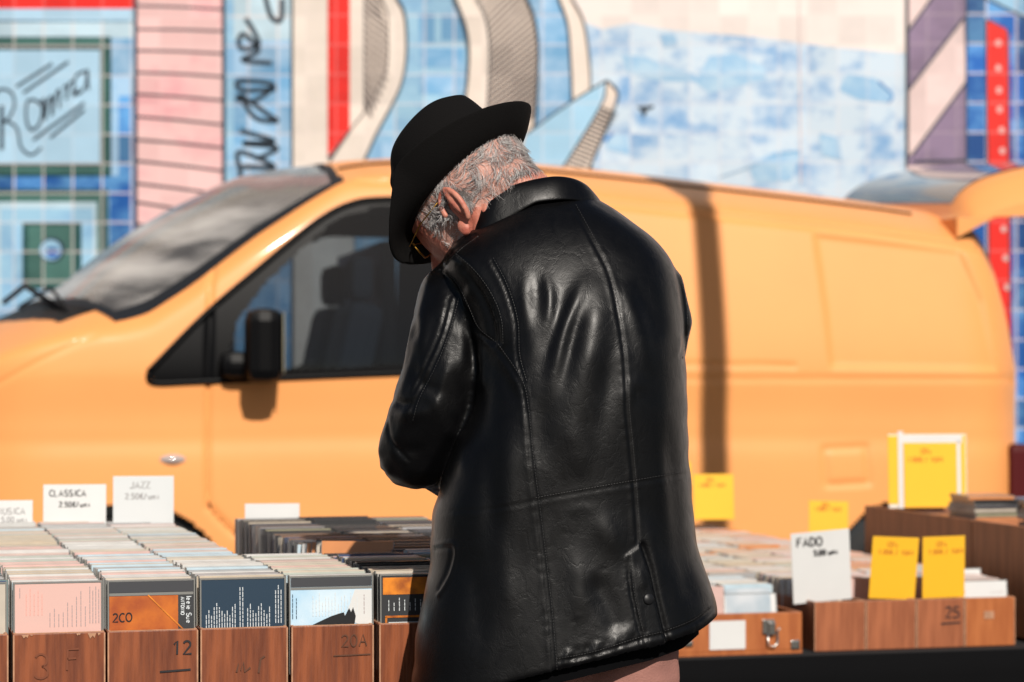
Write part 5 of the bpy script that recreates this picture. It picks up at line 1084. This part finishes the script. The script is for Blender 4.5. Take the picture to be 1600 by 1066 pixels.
c = MB(); c.lathe([(0, .0032), (.0065, .003), (.0078, .0018), (.0082, -.001)], mat('button', (.008, .008, .009), .4, spec=.3), Matrix.Translation(h) @ n2.to_track_quat('Z', 'Y').to_matrix().to_4x4(), 24)
o = link('button', c.mesh('button')); o.parent = jacket
# collar: a folded band round the neck
cen = [(756, 344, -.075), (768, 327, -.090), (788, 311, -.094), (815, 301, -.090), (842, 294, -.085), (870, 290, -.078), (897, 294, -.058), (918, 306, -.028), (930, 320, .01), (925, 338, .06), (895, 358, .11), (850, 372, .14), (805, 376, .13), (772, 368, .08), (756, 362, .0)]
ring = interp_curve(cen + [cen[0]], 121)[:-1]; G = []
nc = Q(845, 335, .03)
for x, y, dd in ring:
    base = P(x, y + 12, DM + .060 + dd * .8); out = base - nc; out.z = 0; out = out.normalized(); up = Vector((-.10, .10, 1)).normalized()
    bk = max(0, min(1, (-dd + .02) / .06)); H = .012 + .012 * bk; lf = max(0, min(1, (840 - x) / 40)) * (dd < .02)
    G.append([base + up * (-.022) - out * .004, base + up * (H * .5) - out * .0035, base + up * (H * .92) - out * .001, base + up * (H + .002) + out * .004, base + up * (H * .82) + out * .011, base + up * (H * .3) + out * .0165, base + up * (-.010 - .020 * lf) + out * (.021 + .004 * lf), base + up * (-.0115 - .020 * lf) + out * .0185, base + up * (-.004) + out * .0135])
G = [list(r_) for r_ in zip(*G)]
c = MB(); c.grid(G, lea, True, True); col_ = link('collar', c.mesh('collar')); col_.parent = jacket; sub = col_.modifiers.new('s', 'SUBSURF'); sub.levels = sub.render_levels = 2
# shirt collar sliver and dark jacket lining below the hem
c = MB(); sh_m = mat('pale shirt', (.62, .68, .74), .8, bump=.2, bscale=600); G = []
for x, y, dd in ring:
    base = P(x, y + 12, DM + .060 + dd * .8); out = base - nc; out.z = 0; out = out.normalized(); G.append([base + Vector((0, 0, -.02)) - out * .008, base + Vector((-.002, 0, .012 + .014 * (x < 800))) - out * (.008 - .005 * (x < 800)), base + Vector((-.002, 0, .011)) - out * .011])
c.grid([list(r_) for r_ in zip(*G)], sh_m, True, True); mp(c.mesh('shirt'), 'shirt')
c = MB(); lin_m = mat('black lining', (.003, .003, .0035), .95, spec=.05)
G = [[], []]
for j in range(80):
    a = 2 * math.pi * j / 80; x = 868 + 224 * math.cos(a); dd = -.006 + .148 * math.sin(a)
    for k, up_ in ((0, -30), (1, 24)):
        G[k].append(P(x, min(hem(x + 24), 1085) + up_, DM + dd))
c.grid(G, lin_m, True, True); sol = link('lining', c.mesh('lining')); sol.parent = jacket
